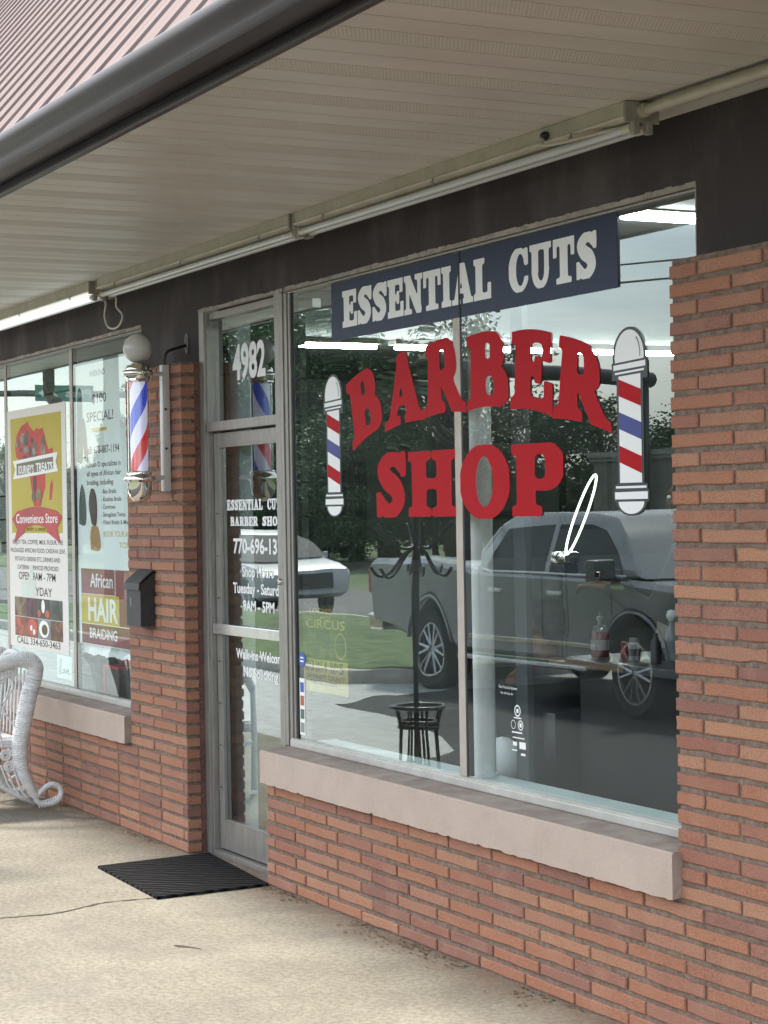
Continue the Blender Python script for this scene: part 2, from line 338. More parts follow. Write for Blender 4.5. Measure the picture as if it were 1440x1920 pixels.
def thing(name, label, cat, loc=(0,0,0), rz=0, group=None):
    o = bpy.data.objects.new(name, None); COL.objects.link(o); o.location = loc; o.rotation_euler = (0,0,rz); o.empty_display_size = 0.1
    return tag(o, label, cat, group)
def struct(o, kind='structure'): o['kind'] = kind; return o
def dup(root, loc, rz=0.0, label=None, scale=None):
    r = root.copy(); COL.objects.link(r); r.location = loc; r.rotation_euler = (0,0,rz)
    if scale: r.scale = scale
    if label: r['label'] = label
    for ch in list(root.children):
        c = ch.copy(); COL.objects.link(c); c.parent = r
        for g in list(ch.children):
            d = g.copy(); COL.objects.link(d); d.parent = c
    return r
def bez(pts, n=10):
    """Catmull-Rom through points"""
    P = [Vector(p) for p in pts]; out = []
    for i in range(len(P)-1):
        a, b, c, d = P[max(i-1,0)], P[i], P[i+1], P[min(i+2, len(P)-1)]
        for k in range(n):
            t = k/n; out.append(0.5*((2*b)+(-a+c)*t+(2*a-5*b+4*c-d)*t*t+(-a+3*b-3*c+d)*t**3))
    out.append(P[-1]); return out

def inset(poly, d):
    n = len(poly); out = []
    for i in range(n):
        p0, p1, p2 = Vector(poly[i-1]), Vector(poly[i]), Vector(poly[(i+1)%n])
        a = (p1-p0).normalized(); b = (p2-p1).normalized(); na = Vector((a.y,-a.x)); nb = Vector((b.y,-b.x))
        v = (na+nb); v = v/max(v.length_squared/2, .3); out.append(p1+v*d)
    return [(p.x, p.y) for p in out]
def bevel_prism(mb, poly, ya, yb, bev, mi=0, taper=None):
    """side outline (x, z) extruded across y with a rolled edge; taper(z) scales the half width"""
    n = len(poly); inn = inset(poly, bev) if True else poly
    cx = sum(p[0] for p in poly)/n; cz = sum(p[1] for p in poly)/n; h = (yb-ya)/2; m = (ya+yb)/2
    A = sum(poly[i-1][0]*poly[i][1]-poly[i][0]*poly[i-1][1] for i in range(n))
    if A > 0: poly = poly[::-1]; 
    i1 = inset(poly, bev)
    if abs(sum(i1[i-1][0]*i1[i][1]-i1[i][0]*i1[i-1][1] for i in range(n))) > abs(A): i1 = inset(poly, -bev)
    T = taper or (lambda z: 1.0)
    rings = [(i1, -1), (poly, -(1-bev/h)), (poly, (1-bev/h)), (i1, 1)]
    vs = []
    for pl, s in rings:
        for p in pl: vs.append((p[0], m+s*h*T(p[1]), p[1]))
    fs = [(r*n+i, r*n+(i+1)%n, (r+1)*n+(i+1)%n, (r+1)*n+i) for r in range(3) for i in range(n)]
    fs += [tuple(range(n)), tuple(range(4*n-1, 3*n-1, -1))]
    mb.add(vs, fs, mi)
# ------------------------------------------------------------------ slab serif capitals (distance fields -> meshes)
def _glyphs():
    sm = lambda a, b, k=0.07: np.minimum(a, b) - np.maximum(k-np.abs(a-b), 0)**2/(4*k)
    def box(X, Y, x0, y0, x1, y1, r=0.025):
        qx = np.abs(X-(x0+x1)/2)-(x1-x0)/2+r; qy = np.abs(Y-(y0+y1)/2)-(y1-y0)/2+r
        return np.hypot(np.maximum(qx,0), np.maximum(qy,0))+np.minimum(np.maximum(qx,qy),0)-r
    def cap(X, Y, x0, y0, x1, y1, r0, r1=None):
        r1 = r0 if r1 is None else r1; dx, dy = x1-x0, y1-y0
        t = np.clip(((X-x0)*dx+(Y-y0)*dy)/(dx*dx+dy*dy), 0, 1)
        return np.hypot(X-x0-t*dx, Y-y0-t*dy)-(r0+(r1-r0)*t)
    def ell(X, Y, cx, cy, rx, ry): return (np.sqrt(((X-cx)/rx)**2+((Y-cy)/ry)**2)-1)*min(rx, ry)
    def U(X, Y, *items, k=0.07):
        d = None
        for it in items:
            e = box(X, Y, *it); d = e if d is None else sm(d, e, k)
        return d
    G = {}
    def g(ch, w):
        def deco(fn): G[ch] = (w, fn); return fn
        return deco
    @g('I', .44)
    def _(X, Y): return U(X, Y, (.09,0,.35,1), (0,0,.44,.13), (0,.87,.44,1))
    @g('L', .74)
    def _(X, Y): return U(X, Y, (.09,0,.36,1), (0,.87,.46,1), (0,0,.72,.15), (.60,0,.74,.38))
    @g('E', .80)
    def _(X, Y): return U(X, Y, (.09,0,.37,1), (0,.85,.74,1), (0,0,.76,.15), (.3,.44,.56,.57), (.62,.64,.75,1), (.65,0,.80,.38), (.47,.35,.57,.66), k=.06)
    @g('T', .82)
    def _(X, Y): return U(X, Y, (.27,0,.55,1), (0,.85,.82,1), (0,.60,.13,1), (.69,.60,.82,1), (.13,0,.69,.12))
    @g('N', .90)
    def _(X, Y):
        d = U(X, Y, (.10,0,.24,1), (.66,0,.80,1), (0,.87,.30,1), (0,0,.36,.12), (.54,.87,.90,1))
        return np.maximum(sm(d, cap(X, Y, .18, .92, .70, .10, .13), .04), np.maximum(Y-1, -Y))
    @g('A', .94)
    def _(X, Y):
        d = U(X, Y, (.25,.27,.66,.37), (0,0,.37,.12), (.50,0,.94,.12))
        d = sm(d, cap(X, Y, .46, .90, .72, .08, .135), .05); d = sm(d, cap(X, Y, .42, .90, .18, .08, .075), .05)
        return np.maximum(d, np.maximum(Y-1, -Y))
    @g('C', .80)
    def _(X, Y):
        d = np.maximum(ell(X, Y, .42, .5, .42, .5), -ell(X, Y, .48, .5, .19, .39))
        d = np.maximum(d, -box(X, Y, .56, .33, 1.2, .66, .0))
        d = sm(d, box(X, Y, .66, .60, .78, .97), .05); return d
    @g('U', .86)
    def _(X, Y):
        bowl = np.maximum(np.maximum(ell(X, Y, .42, .38, .33, .38), -ell(X, Y, .445, .42, .145, .28)), Y-.42)
        d = U(X, Y, (.09,.36,.33,1), (.59,.36,.75,1), (0,.87,.43,1), (.47,.87,.86,1))
        return sm(d, bowl, .03)
    def bee(X, Y):
        d = U(X, Y, (.09,0,.37,1), (0,0,.3,.13), (0,.87,.3,1))
        d = sm(d, box(X, Y, .2, .48, .73, 1, .22), .03); d = sm(d, box(X, Y, .2, 0, .80, .56, .25), .03)
        d = np.maximum(d, -box(X, Y, .36, .62, .48, .86, .05)); return np.maximum(d, -box(X, Y, .36, .14, .53, .42, .08))
    G['B'] = (.80, bee)
    @g('R', .90)
    def _(X, Y):
        d = U(X, Y, (.09,0,.37,1), (0,0,.45,.13), (0,.87,.3,1))
        d = sm(d, box(X, Y, .2, .42, .77, 1, .25), .03); d = np.maximum(d, -box(X, Y, .36, .56, .51, .86, .06))
        leg = sm(cap(X, Y, .50, .46, .70, .10, .13, .12), box(X, Y, .62, 0, .90, .13), .07)
        return np.maximum(np.minimum(d, leg), np.maximum(-Y, Y-1))
    @g('H', .96)
    def _(X, Y): return U(X, Y, (.09,0,.36,1), (.60,0,.87,1), (.3,.43,.66,.57), (0,0,.45,.13), (.51,0,.96,.13), (0,.87,.45,1), (.51,.87,.96,1), k=.06)
    @g('O', .86)
    def _(X, Y): return np.maximum(ell(X, Y, .43, .5, .43, .5), -ell(X, Y, .43, .5, .16, .37))
    @g('P', .82)
    def _(X, Y):
        d = U(X, Y, (.09,0,.37,1), (0,0,.47,.13), (0,.87,.3,1))
        d = sm(d, box(X, Y, .2, .36, .82, 1, .28), .03); return np.maximum(d, -box(X, Y, .36, .50, .55, .86, .08))
    @g('S', .76)
    def _(X, Y):
        pts = bez([(.62,.80,0), (.50,.885,0), (.33,.88,0), (.18,.74,0), (.28,.58,0), (.48,.46,0), (.57,.28,0), (.44,.125,0), (.27,.105,0), (.12,.22,0)], 6)
        n = len(pts); d = None
        for i in range(n-1):
            t = i/(n-1); r = .10+.055*math.exp(-((t-.5)/.22)**2)
            e = cap(X, Y, pts[i].x, pts[i].y, pts[i+1].x, pts[i+1].y, r); d = e if d is None else np.minimum(d, e)
        d = sm(d, box(X, Y, .63, .63, .74, .99), .06); d = sm(d, box(X, Y, .0, .02, .12, .38), .06)
        return np.maximum(d, np.maximum(Y-1, -Y))
    return G
GLYPH = _glyphs(); _GC = {}
def glyph_mesh(ch, res=46):
    if ch in _GC: return _GC[ch]
    w, fn = GLYPH[ch]; h = 1/res; nx, ny = int(math.ceil((w+.04)/h))+1, int(math.ceil(1.04/h))+1
    xs = -.02+np.arange(nx)*h; ys = -.02+np.arange(ny)*h
    D = fn(*np.meshgrid(xs, ys))-.013; D = np.maximum(D, np.maximum(np.meshgrid(xs, ys)[1]-1.0, -np.meshgrid(xs, ys)[1])); D[0,:] = D[-1,:] = np.maximum(D[0,:], .001)
    D[D == 0] = 1e-6
    vs, fs, key = [], [], {}
    def vid(k, p):
        if k not in key: key[k] = len(vs); vs.append((p[0]/w, p[1]))
        return key[k]
    for j in range(ny-1):
        for i in range(nx-1):
            c = [(i,j),(i+1,j),(i+1,j+1),(i,j+1)]; d = [D[q[1], q[0]] for q in c]
            if min(d) > 0: continue
            poly = []
            for a in range(4):
                b = (a+1)%4
                if d[a] < 0: poly.append(vid(('v',)+c[a], (xs[c[a][0]], ys[c[a][1]])))
                if (d[a] < 0) != (d[b] < 0):
                    t = d[a]/(d[a]-d[b]); p = (xs[c[a][0]]*(1-t)+xs[c[b][0]]*t, ys[c[a][1]]*(1-t)+ys[c[b][1]]*t)
                    poly.append(vid(('e',)+tuple(sorted((c[a], c[b]))), p))
            if len(poly) >= 3: fs.append(poly)
    _GC[ch] = (vs, fs); return vs, fs
def letter(mb, ch, TL, TR, BR, BL, y, mi=0, arch=0.0):
    vs, fs = glyph_mesh(ch); out = []
    for u, v in vs:
        v = min(max(v, 0), 1); u = min(max(u, 0), 1)
        x = (BL[0]*(1-u)+BR[0]*u)*(1-v)+(TL[0]*(1-u)+TR[0]*u)*v
        z = (BL[1]*(1-u)+BR[1]*u)*(1-v)+(TL[1]*(1-u)+TR[1]*u)*v+arch*4*u*(1-u)
        out.append((x, y, z))
    mb.add(out, fs, mi)
def slab_line(mb, s, x0, x1, z0, z1, y, mi=0, gap=.035, space=.5):
    ws = [space if c == ' ' else GLYPH[c][0] for c in s]; tot = sum(ws)+gap*(len(s)-1); k = (x1-x0)/tot; x = x0
    for c, w in zip(s, ws):
        if c != ' ': letter(mb, c, (x, z1), (x+w*k, z1), (x+w*k, z0), (x, z0), y, mi)
        x += (w+gap)*k
_TC = {}
def text(mb, s, x0, x1, z0, cap, y, mi=0, bold=0.012, mirror=False, M=None, slant=0.0):
    """sans text fitted between x0 and x1, baseline z0, capital height cap"""
    def raw(st):
        k = (st, bold)
        if k not in _TC:
            cu = bpy.data.curves.new('t', 'FONT'); cu.body = st; cu.offset = bold; cu.resolution_u = 3; cu.shear = slant
            ob = bpy.data.objects.new('t', cu); me = bpy.data.meshes.new_from_object(ob)
            _TC[k] = ([tuple(v.co) for v in me.vertices], [tuple(p.vertices) for p in me.polygons])
            bpy.data.objects.remove(ob); bpy.data.curves.remove(cu); bpy.data.meshes.remove(me)
        return _TC[k]
    vs, fs = raw(s); hv, _ = raw('H'); H = max(v[1] for v in hv)
    a, b = min(v[0] for v in vs), max(v[0] for v in vs)
    out = []
    for v in vs:
        t = (v[0]-a)/(b-a)
        if mirror: t = 1-t
        p = (x0+(x1-x0)*t, y, z0+v[1]/H*cap); out.append(M @ Vector(p) if M else p)
    mb.add(out, fs, mi)

# ------------------------------------------------------------------ ground and setting
LOT = -0.18
def sheet(name, poly, z, mat, thick=None):
    mb = MB(); mb.add([(p[0], p[1], z) for p in poly], [tuple(range(len(poly)))])
    o = mb.build(name, mat, fix=False); return struct(o)
M_ASPH = surf('asphalt', (0.017, 0.018, 0.019), (0.046, 0.048, 0.050), 0.9, scale=55, detail=8, bump=0.6, bscale=160)
M_ASPHL = surf('worn_pale_asphalt', (0.40, 0.40, 0.39), (0.55, 0.55, 0.53), 0.9, scale=6, detail=10, bump=0.6, bscale=120)
M_ROAD = surf('road_asphalt', (0.09, 0.09, 0.09), (0.14, 0.14, 0.14), 0.9, scale=20)
M_KERB = surf('kerb_concrete', (0.36, 0.34, 0.31), (0.50, 0.48, 0.45), 0.9, scale=12)
M_GRASS = surf('grass', (0.035, 0.075, 0.022), (0.15, 0.20, 0.07), 0.95, scale=5, detail=9, bump=0.9, bscale=50)
M_EARTH = surf('terrain', (0.06, 0.10, 0.035), (0.11, 0.15, 0.055), 0.95, scale=0.4)
sheet('terrain', [(-400,-400),(200,-400),(200,200),(-400,200)], -0.505, M_EARTH)
mb = MB(); mb.box(-30, -9.35, -0.6, 30, -2.05, LOT); struct(mb.build('parking_lot', M_ASPH))
# worn pale asphalt to the left of the newer dark patch (curved edge)
edge = [(-4.6,-2.06),(-4.9,-3.2),(-5.25,-3.62),(-6.2,-3.98),(-7.3,-4.22),(-9.0,-4.4),(-9.6,-5.2),(-9.7,-9.3)]
sheet('worn_asphalt', [(-29.9,-2.06)]+edge[0:]+[(-29.9,-9.3)], LOT+0.004, M_ASPHL)
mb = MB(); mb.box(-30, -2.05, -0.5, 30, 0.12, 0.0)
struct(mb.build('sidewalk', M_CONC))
# kerb and grass island beyond the truck, verge along the street
isl = [(-29.5,-5.35),(-11.9,-5.35),(-11.0,-5.5),(-10.55,-6.0),(-10.45,-7.2),(-10.7,-8.6),(-10.2,-9.0),(-9.0,-9.2),(20,-9.35),(20,-10.2),(-29.5,-10.2)]
mb = MB(); mb.prism(isl, 'z', -0.55, LOT+0.13); struct(mb.build('kerb', M_KERB))
sheet('grass_verge', inset(isl, 0.16), LOT+0.134, M_GRASS)
mb = MB(); mb.box(-200, -19, -0.6, 100, -10.2, -0.42); struct(mb.build('road', M_ROAD))
# crack across the slab and leaf dirt at the foot of the wall
M_CRACK = surf('crack_dirt', (0.035, 0.028, 0.02), (0.09, 0.07, 0.05), 0.95, scale=30)
def ribbon(mb, pts, w, z):
    P = [Vector((p[0], p[1], z)) for p in pts]
    for i in range(len(P)-1):
        t = (P[i+1]-P[i]).normalized(); n = Vector((-t.y, t.x, 0)); a, b = w[i]/2, w[i+1]/2
        mb.add([P[i]-n*a, P[i+1]-n*b, P[i+1]+n*b, P[i]+n*a], [(0,1,2,3)])
mb = MB(); rr = random.Random(3); pts = []; wd = []
ctl = bez([(0.3,-2.0,0),(0.1,-1.5,0),(0.086,-1.215,0),(0.106,-1.0,0),(0.0,-0.73,0),(0.02,-0.53,0),(0.05,-0.30,0)], 9)
for p in ctl: pts.append((p.x+rr.uniform(-.008,.008), p.y)); wd.append(rr.uniform(.006,.020))
ribbon(mb, pts, wd, 0.002)
ribbon(mb, [(0.935,-0.79),(0.965,-0.775),(1.0,-0.75),(1.05,-0.725)], [.012,.03,.012,.006], 0.002)
struct(mb.build('sidewalk_crack', M_CRACK))
M_LITTER = surf('leaf_litter', (0.10, 0.065, 0.04), (0.22, 0.15, 0.09), 0.95, scale=40)
mb = MB()
for i in range(1600):
    side = rr.random()
    if side < .7: x = rr.uniform(0.02, 4.2); y = -abs(rr.gauss(0, .05))-.004
    else: x = rr.uniform(-3.2, -0.95); y = -abs(rr.gauss(0, .04))-.004
    if mnoise.noise(Vector((x*2.3, y*5, 0))) < -.05: continue
    s = rr.uniform(.003, .013); a = rr.uniform(0, 6.28); h = rr.uniform(.001, .006)
    c, q = math.cos(a)*s, math.sin(a)*s*.5
    mb.add([(x-c,y-q,.002),(x+q,y-c*.5,.002+h),(x+c,y+q,.003),(x-q,y+c*.5,.002+h*.5)], [(0,1,2,3)])
struct(mb.build('leaf_litter', M_LITTER, fix=False), 'stuff')

# ------------------------------------------------------------------ the shop building
shop = thing('shop_building', 'single storey brick shop with dark stucco band and deep panelled eave', 'building')
CH, CL = 0.0559, 0.3129
def brick(mb, x0, x1, z0, z1, yb, rr, endl=False, endr=False, mi=0):
    j = lambda: rr.uniform(-.0013, .0013); b = .0035; yf = rr.uniform(-.0022, .0016)
    x0 += j(); x1 += j(); z0 += j(); z1 += j()
    n = 5; e = lambda: rr.gauss(0, .0009)
    if rr.random() < .12: e = lambda: rr.gauss(0, .0022)
    out = [(x0+(x1-x0)*k/n, z0+e()) for k in range(n)]+[(x1+e(), z0+(z1-z0)*k/2) for k in range(2)]+[(x1-(x1-x0)*k/n, z1+e()) for k in range(n)]+[(x0+e(), z1-(z1-z0)*k/2) for k in range(2)]
    m = len(out); cx, cz = (x0+x1)/2, (z0+z1)/2; sh = lambda p, d: (p[0]+(d if p[0] < cx else -d)*min(1, abs(p[0]-cx)/((x1-x0)*.5-b)) if abs(p[0]-cx) > (x1-x0)*.35 else p[0], p[1]+(d if p[1] < cz else -d) if abs(p[1]-cz) > (z1-z0)*.3 else p[1])
    tlt = rr.gauss(0, .0011); yv = lambda p: yf+tlt*(p[0]-cx)/(x1-x0)
    ring0 = [(p[0], yv(p)+b, p[1]) for p in out]; ring1 = [(q[0], yv(p)+rr.uniform(0,.0006), q[1]) for p, q in ((p, sh(p, b)) for p in out)]; back = [(p[0], yb, p[1]) for p in out]
    fs = [tuple(range(m, 2*m))]
    for i in range(m):
        k = (i+1)%m; fs += [(i,k,m+k,m+i), (2*m+i,2*m+k,k,i)]
    mb.add(ring0+ring1+back, fs, mi)
def brick_rows(mb, xa, xb, r0, r1, rr, start, yb=.07, vary=True):
    for k in range(r0, r1):
        z0 = k*CH+.0075; z1 = z0+CH*.70; x = xa; first = start(k)
        while x < xb-.02:
            w = first if first else CL; first = None
            x1 = min(x+w, xb+.0128)
            if xb-x1 < .035: x1 = xb+.0128
            if x1-x > .03: brick(mb, x, x1-.0128, z0, z1, yb, rr)
            x = x1
rr = random.Random(11)
# right hand wall: apron under the big window and the full height wall beside it
mb = MB()
mb.box(0.006, .0075, -.05, 3.101, .0995, .452, 1); mb.box(3.101, .0075, -.05, 8.2, .0995, 2.356, 1)
brick_rows(mb, 0, 8.2, 0, 8, rr, lambda k: (CL if k%2 == 0 else .098))
brick_rows(mb, 3.092, 8.2, 8, 42, rr, lambda k: (.146 if k%2 else CL))
mb.build('brick_wall', [MB_BRICK, M_MORTAR], shop)
# left hand apron and pillar with the painted return beside the door
mb = MB()
mb.box(-9, .0075, -.05, -1.735, .0995, .452, 1); mb.box(-1.735, .0075, -.05, -.954, .0995, 2.35, 1)
brick_rows(mb, -9-.945+.945, -.945, 0, 8, rr, lambda k: (.19 if k%2 else .03+CL*.55))
brick_rows(mb, -1.722, -.945, 8, 42, rr, lambda k: (.146 if k%2 else CL+.03))
mb.build('brick_wall', [MB_BRICK, M_MORTAR], shop)
mb = MB(); n = 44; prev = None
for i in range(n):                                    # rough painted strip between bricks and door frame
    z0 = i*2.352/n; z1 = (i+1)*2.352/n; a = .066+rr.uniform(-.012,.012); o = rr.uniform(.000,.004)
    mb.box(-1.0, a, z0, -.9515+o, .1015, z1)
mb.build('painted_return', M_STUCCOB, shop)
# stucco band: header over the openings, wall above the pillars
mb = MB()
mb.box(-10, .10, 2.600, 8.2, .30, 2.86)
mb.box(3.100, .1003, 2.30, 8.2, .30, 2.5998); mb.box(-1.745, .1003, 2.30, -.952, .30, 2.5998)
mb.build('stucco_band', M_STUCCO, shop)
mb = MB(); x = -9.0                                    # ragged unpainted lip under the band
for (xa, xb) in ((-.95,.04),(.06,3.098),(-9,-1.747)):
    x = xa; mb = MB()
    while x < xb:
        w = rr.uniform(.012,.05); x1 = min(x+w, xb); mb.box(x, .0978+rr.uniform(0,.0012), 2.583, x1, .124, 2.5995+.004*mnoise.noise(Vector((x*4,0,0)))+rr.uniform(-.0015,.0025)); x = x1
    mb.build('header_lip', M_RAW, shop)
mb = MB()
mb.box(3.0945,.099,2.37,3.0995,.13,2.598); mb.build('jamb_edge', M_RAW, shop)
# sills
def sill(x0, x1, seed):
    rr = random.Random(seed); mb = MB(); n = int((x1-x0)/.022); top = []; zt = .593
    for i in range(n+1):
        t = i/n; x = x0+(x1-x0)*t; ch = max(0, mnoise.noise(Vector((x*9, seed, 0))))*.006+max(0, mnoise.noise(Vector((x*26, seed, 4)))-.2)*.022+rr.uniform(0,.003)
        if i in (0, n): ch = .004
        zb = .448+ch; f = rr.uniform(0,.0012)
        top.append([(x,-.032+f,zb),(x,-.032+f,zt-.006),(x,-.026,zt),(x,.099,zt+.010),(x,.099,.462),(x,.0,zb+.004)])
    vs = [p for q in top for p in q]
    for i in range(n):
        for k in range(6):
            a, b = i*6+k, i*6+(k+1)%6; mb.add([vs[a], vs[a+6], vs[b+6], vs[b]], [(0,1,2,3)], 1 if k in (2,) else 0)
    mb.add(top[0], [(0,1,2,3,4,5)], 1); mb.add(top[-1], [(5,4,3,2,1,0)], 1)
    return mb.build('window_sill', [M_SILL, M_SILLT], shop)
sill(.012, 3.107, 1); sill(-9, -1.735, 2)
# soffit panels along y, repeating plain, plain, vented
mb = MB(); P = .389; ZS = 2.835; x = 3.551+P*12
while x > -10:
    for k, (w, mi) in enumerate(((.127,0),(.131,0),(.131,0))): pass
    xv = x
    for a, b, mi in ((xv-.127, xv, 1), (xv-.258, xv-.127, 0), (xv-P, xv-.258, 0)):
        g = .0035
        mb.add([(a+g,-1.33,ZS),(b-g,-1.33,ZS),(b-g,.10,ZS),(a+g,.10,ZS)], [(0,1,2,3)], mi)
        mb.add([(b-g,-1.33,ZS),(b-.0005,-1.33,ZS+.009),(b-.0005,.10,ZS+.009),(b-g,.10,ZS)], [(0,1,2,3)], 0)
        mb.add([(a+g,-1.33,ZS),(a+.0005,-1.33,ZS+.009),(a+.0005,.10,ZS+.009),(a+g,.10,ZS)], [(3,2,1,0)], 0)
    x -= P
mb.box(-10,-1.33,ZS+.0095,8.2,.10,ZS+.02,2)
mb.build('soffit', [M_SOFF, M_VENT, M_RUB], shop, fix=False)
mb = MB(); mb.box(-10, .082, 2.812, 8.2, .0985, 2.834); mb.build('soffit_trim', M_SOFF, shop)
# fascia and gutter
mb = MB(); prof = [(-1.318,2.834),(-1.318,2.829),(-1.345,2.824),(-1.352,2.828),(-1.352,2.836),(-1.344,2.842),(-1.344,3.0),(-1.318,3.0)]
mb.prism(prof, 'x', -10, 8.3); mb.build('fascia', M_GUT, shop, smooth=30)
gp = [(-1.346,2.862),(-1.398,2.852),(-1.452,2.856),(-1.459,2.866),(-1.461,2.882),(-1.466,2.897),(-1.478,2.914),(-1.488,2.928),(-1.491,2.944),(-1.489,2.958),(-1.484,2.964)]
gi = [(p[0]+.006 if i > 2 else p[0], p[1]+(.005 if i < 4 else 0)) for i, p in enumerate(gp)]
mb = MB(); mb.prism(gp+gi[::-1], 'x', -10, 8.3)
xx = -7.4
while xx < 8.2:                                       # seams in the gutter
    mb.prism([(p[0]-.0015, p[1]-.0012) for p in gp[:9]]+[(p[0]+.001, p[1]+.001) for p in gp[:9][::-1]], 'x', xx, xx+.005); xx += 12.0
mb.build('gutter', M_GUT, shop, smooth=35)
# steep ribbed metal roof
mb = MB(); y0, z0, y1, z1 = -1.40, 2.935, .75, 5.45; sl_ = math.hypot(y1-y0, z1-z0); ny, nz_ = -(z1-z0)/sl_, (y1-y0)/sl_
prof = []; x = -10.05
while x < 8.4:
    for dx, h in ((0,0),(.030,.0105),(.075,.011),(.078,0),(.160,.0),(.168,.002),(.180,.002),(.188,0),(.240,.0)): prof.append((x+dx, h))
    x += .303
vs = []
for (px, h) in prof: vs += [(px, y0+ny*h, z0+nz_*h), (px, y1+ny*h, z1+nz_*h)]
mb.add(vs, [(2*i, 2*i+2, 2*i+3, 2*i+1) for i in range(len(prof)-1)])
mb.add([(-10.05,y1,z1),(8.4,y1,z1),(8.4,9,z1),(-10.05,9,z1)], [(0,1,2,3)])
rf = mb.build('roof', M_ROOF, shop, fix=False)
mb = MB(); mb.box(-10, .3, 2.66, 8.3, 9, 2.9); mb.box(-10.0,-1.31,2.93,8.3,.3,2.96); mb.build('roof_deck', M_STUCCO, shop)
# downspout seen in the left window
mb = MB(); mb.bbox(-8.30,-1.44,2.66,-8.19,-1.36,2.86,.01)
def sq(mb, path, w, d):
    P = [Vector(p) for p in path]; vs = []
    for p in P: vs.append(p)
    ring = []
    for i, p in enumerate(P):
        t = (P[min(i+1,len(P)-1)]-P[max(i-1,0)]).normalized(); u = Vector((1,0,0)); q = t.cross(u).normalized()
        if abs(t.x) > .9: u = Vector((0,1,0)); q = Vector((0,0,1))
        ring += [p+u*w/2+q*d/2, p-u*w/2+q*d/2, p-u*w/2-q*d/2, p+u*w/2-q*d/2]
    fs = [(i*4+k, i*4+(k+1)%4, i*4+4+(k+1)%4, i*4+4+k) for i in range(len(P)-1) for k in range(4)]
    fs += [(3,2,1,0), tuple(len(ring)-4+k for k in range(4))]
    mb.add(ring, fs)
mb.tube(bez([(-8.245,-1.40,2.70),(-8.243,-1.40,2.655),(-8.20,-1.40,2.615),(-8.10,-1.40,2.578),(-8.03,-1.40,2.56)], 6), .050, 8)
mb.build('downspout', M_GUT, shop)
# shell: floor, ceiling, walls of the interior
M_WALLI = surf('interior_wall', (0.08, 0.085, 0.08), (0.11, 0.115, 0.11), 0.8, scale=3)
M_FLOORI = surf('interior_floor', (0.05, 0.045, 0.04), (0.09, 0.08, 0.07), 0.5, scale=5)
M_CEIL = surf('interior_ceiling', (0.30, 0.30, 0.29), (0.36, 0.36, 0.35), 0.8, scale=4)
mb = MB(); mb.box(-10,.121,-.1,8.2,9,.02); mb.build('interior_floor', M_FLOORI, shop)
mb = MB(); mb.box(-10,.301,2.645,8.2,9,2.659); mb.build('interior_ceiling', M_CEIL, shop)
mb = MB(); mb.box(-10,8.9,.02,8.2,9,2.645); mb.box(-6.2,.95,.02,-6.1,8.9,2.645); mb.box(3.9,.30,.02,4.0,8.9,2.645)
mb.box(-10.05,.12,-.1,-9.95,9,2.9); mb.box(8.2,.0,-.1,8.3,9,3.0)
mb.build('interior_wall', M_WALLI, shop)
mb = MB(); mb.box(-6.0995,.95,.02,-6.06,8.86,1.22); mb.box(-6.06,8.85,.02,3.9,8.8995,1.22); mb.build('added_wall_band', surf('pale_added_band', (.13,.14,.14), (.17,.18,.18), .6, scale=2), shop)  # paler band added low on the walls to brighten the view inside
M_PLANK = surf('grey_planks', (0.24, 0.235, 0.225), (0.36, 0.35, 0.335), 0.8, scale=6, stretch=(1, 6, 12))
mb = MB()
for i in range(15): mb.bbox(-9.9, .80, .03+i*.175, -1.33, .84, .195+i*.175, .006)
mb.build('display_backing', M_PLANK, shop)
mb = MB(); mb.box(-1.40,.13,.02,-1.34,.799,2.645); mb.build('partition', M_WALLI, shop)
M_LEDGE = surf('painted_ledge', (0.62, 0.72, 0.72), (0.72, 0.80, 0.80), 0.45, scale=6, rvar=.1)
mb = MB(); mb.bbox(.06,.14,.52,3.09,.315,.622,.004); mb.bbox(-9,.14,.50,-1.745,.62,.60,.004)
mb.build('window_ledge', M_LEDGE, shop)
M_POLE = surf('white_painted_pole', (0.80, 0.81, 0.79), (0.88, 0.89, 0.87), 0.4, scale=14)
mb = MB(); mb.tube([(1.492,.252,.62),(1.492,.252,2.60)], .043, 24); mb.tube([(1.492,.252,.62),(1.492,.252,.634)], .052, 24)
mb.build('support_pole', M_POLE, shop, smooth=40)
mb = MB(); mb.bbox(1.615,.318,.03,1.70,.345,2.60,.003); mb.build('window_post', surf('grey_post', (.07,.075,.08), None, .6), shop)

# windows -------------------------------------------------
GY = .124
def window(x0, x1, mulls, glass, gaskets=True):
    """frame with bottom rail, jambs and mullions; one pane per bay"""
    fr = MB(); fr.bbox(x0, .096, .6045, x1, .125, .634, .003); fr.bbox(x0, .102, .634, x1, .135, .640, .001)
    w = fr.build('display_window', M_ALUL, shop)
    t = MB(); t.box(x0+.07, .108, 2.572, x1, .14, 2.5795); t.build('head_rail', M_ALU, w)
    ed = [x0]+mulls+[x1]
    for i in range(len(ed)-1):
        a, b = ed[i], ed[i+1]
        g = MB(); g.box(a+.012, GY, .636, b-.012, GY+.006, 2.572); g.build('pane', glass[i], w)
    for mxx in mulls:
        g = MB(); g.bbox(mxx-.026, .1215, .6405, mxx+.024, .150, 2.572, .0015); g.build('mullion', M_ALUTAN, w)
        g = MB(); g.box(mxx+.0245, .1228, .6405, mxx+.036, .148, 2.572); g.build('gasket', M_RUB, w)
    return w
wb = window(.055, 3.30, [1.560], [M_GLASSL, M_GLASS])
j = MB()                                               # stepped left jamb of the big window
for a, b, y in ((.0,.030,.100),(.034,.062,.106),(.066,.082,.112)): j.bbox(a, y, .606, b, .15, 2.578, .002)
j.build('jamb', M_ALU, wb)
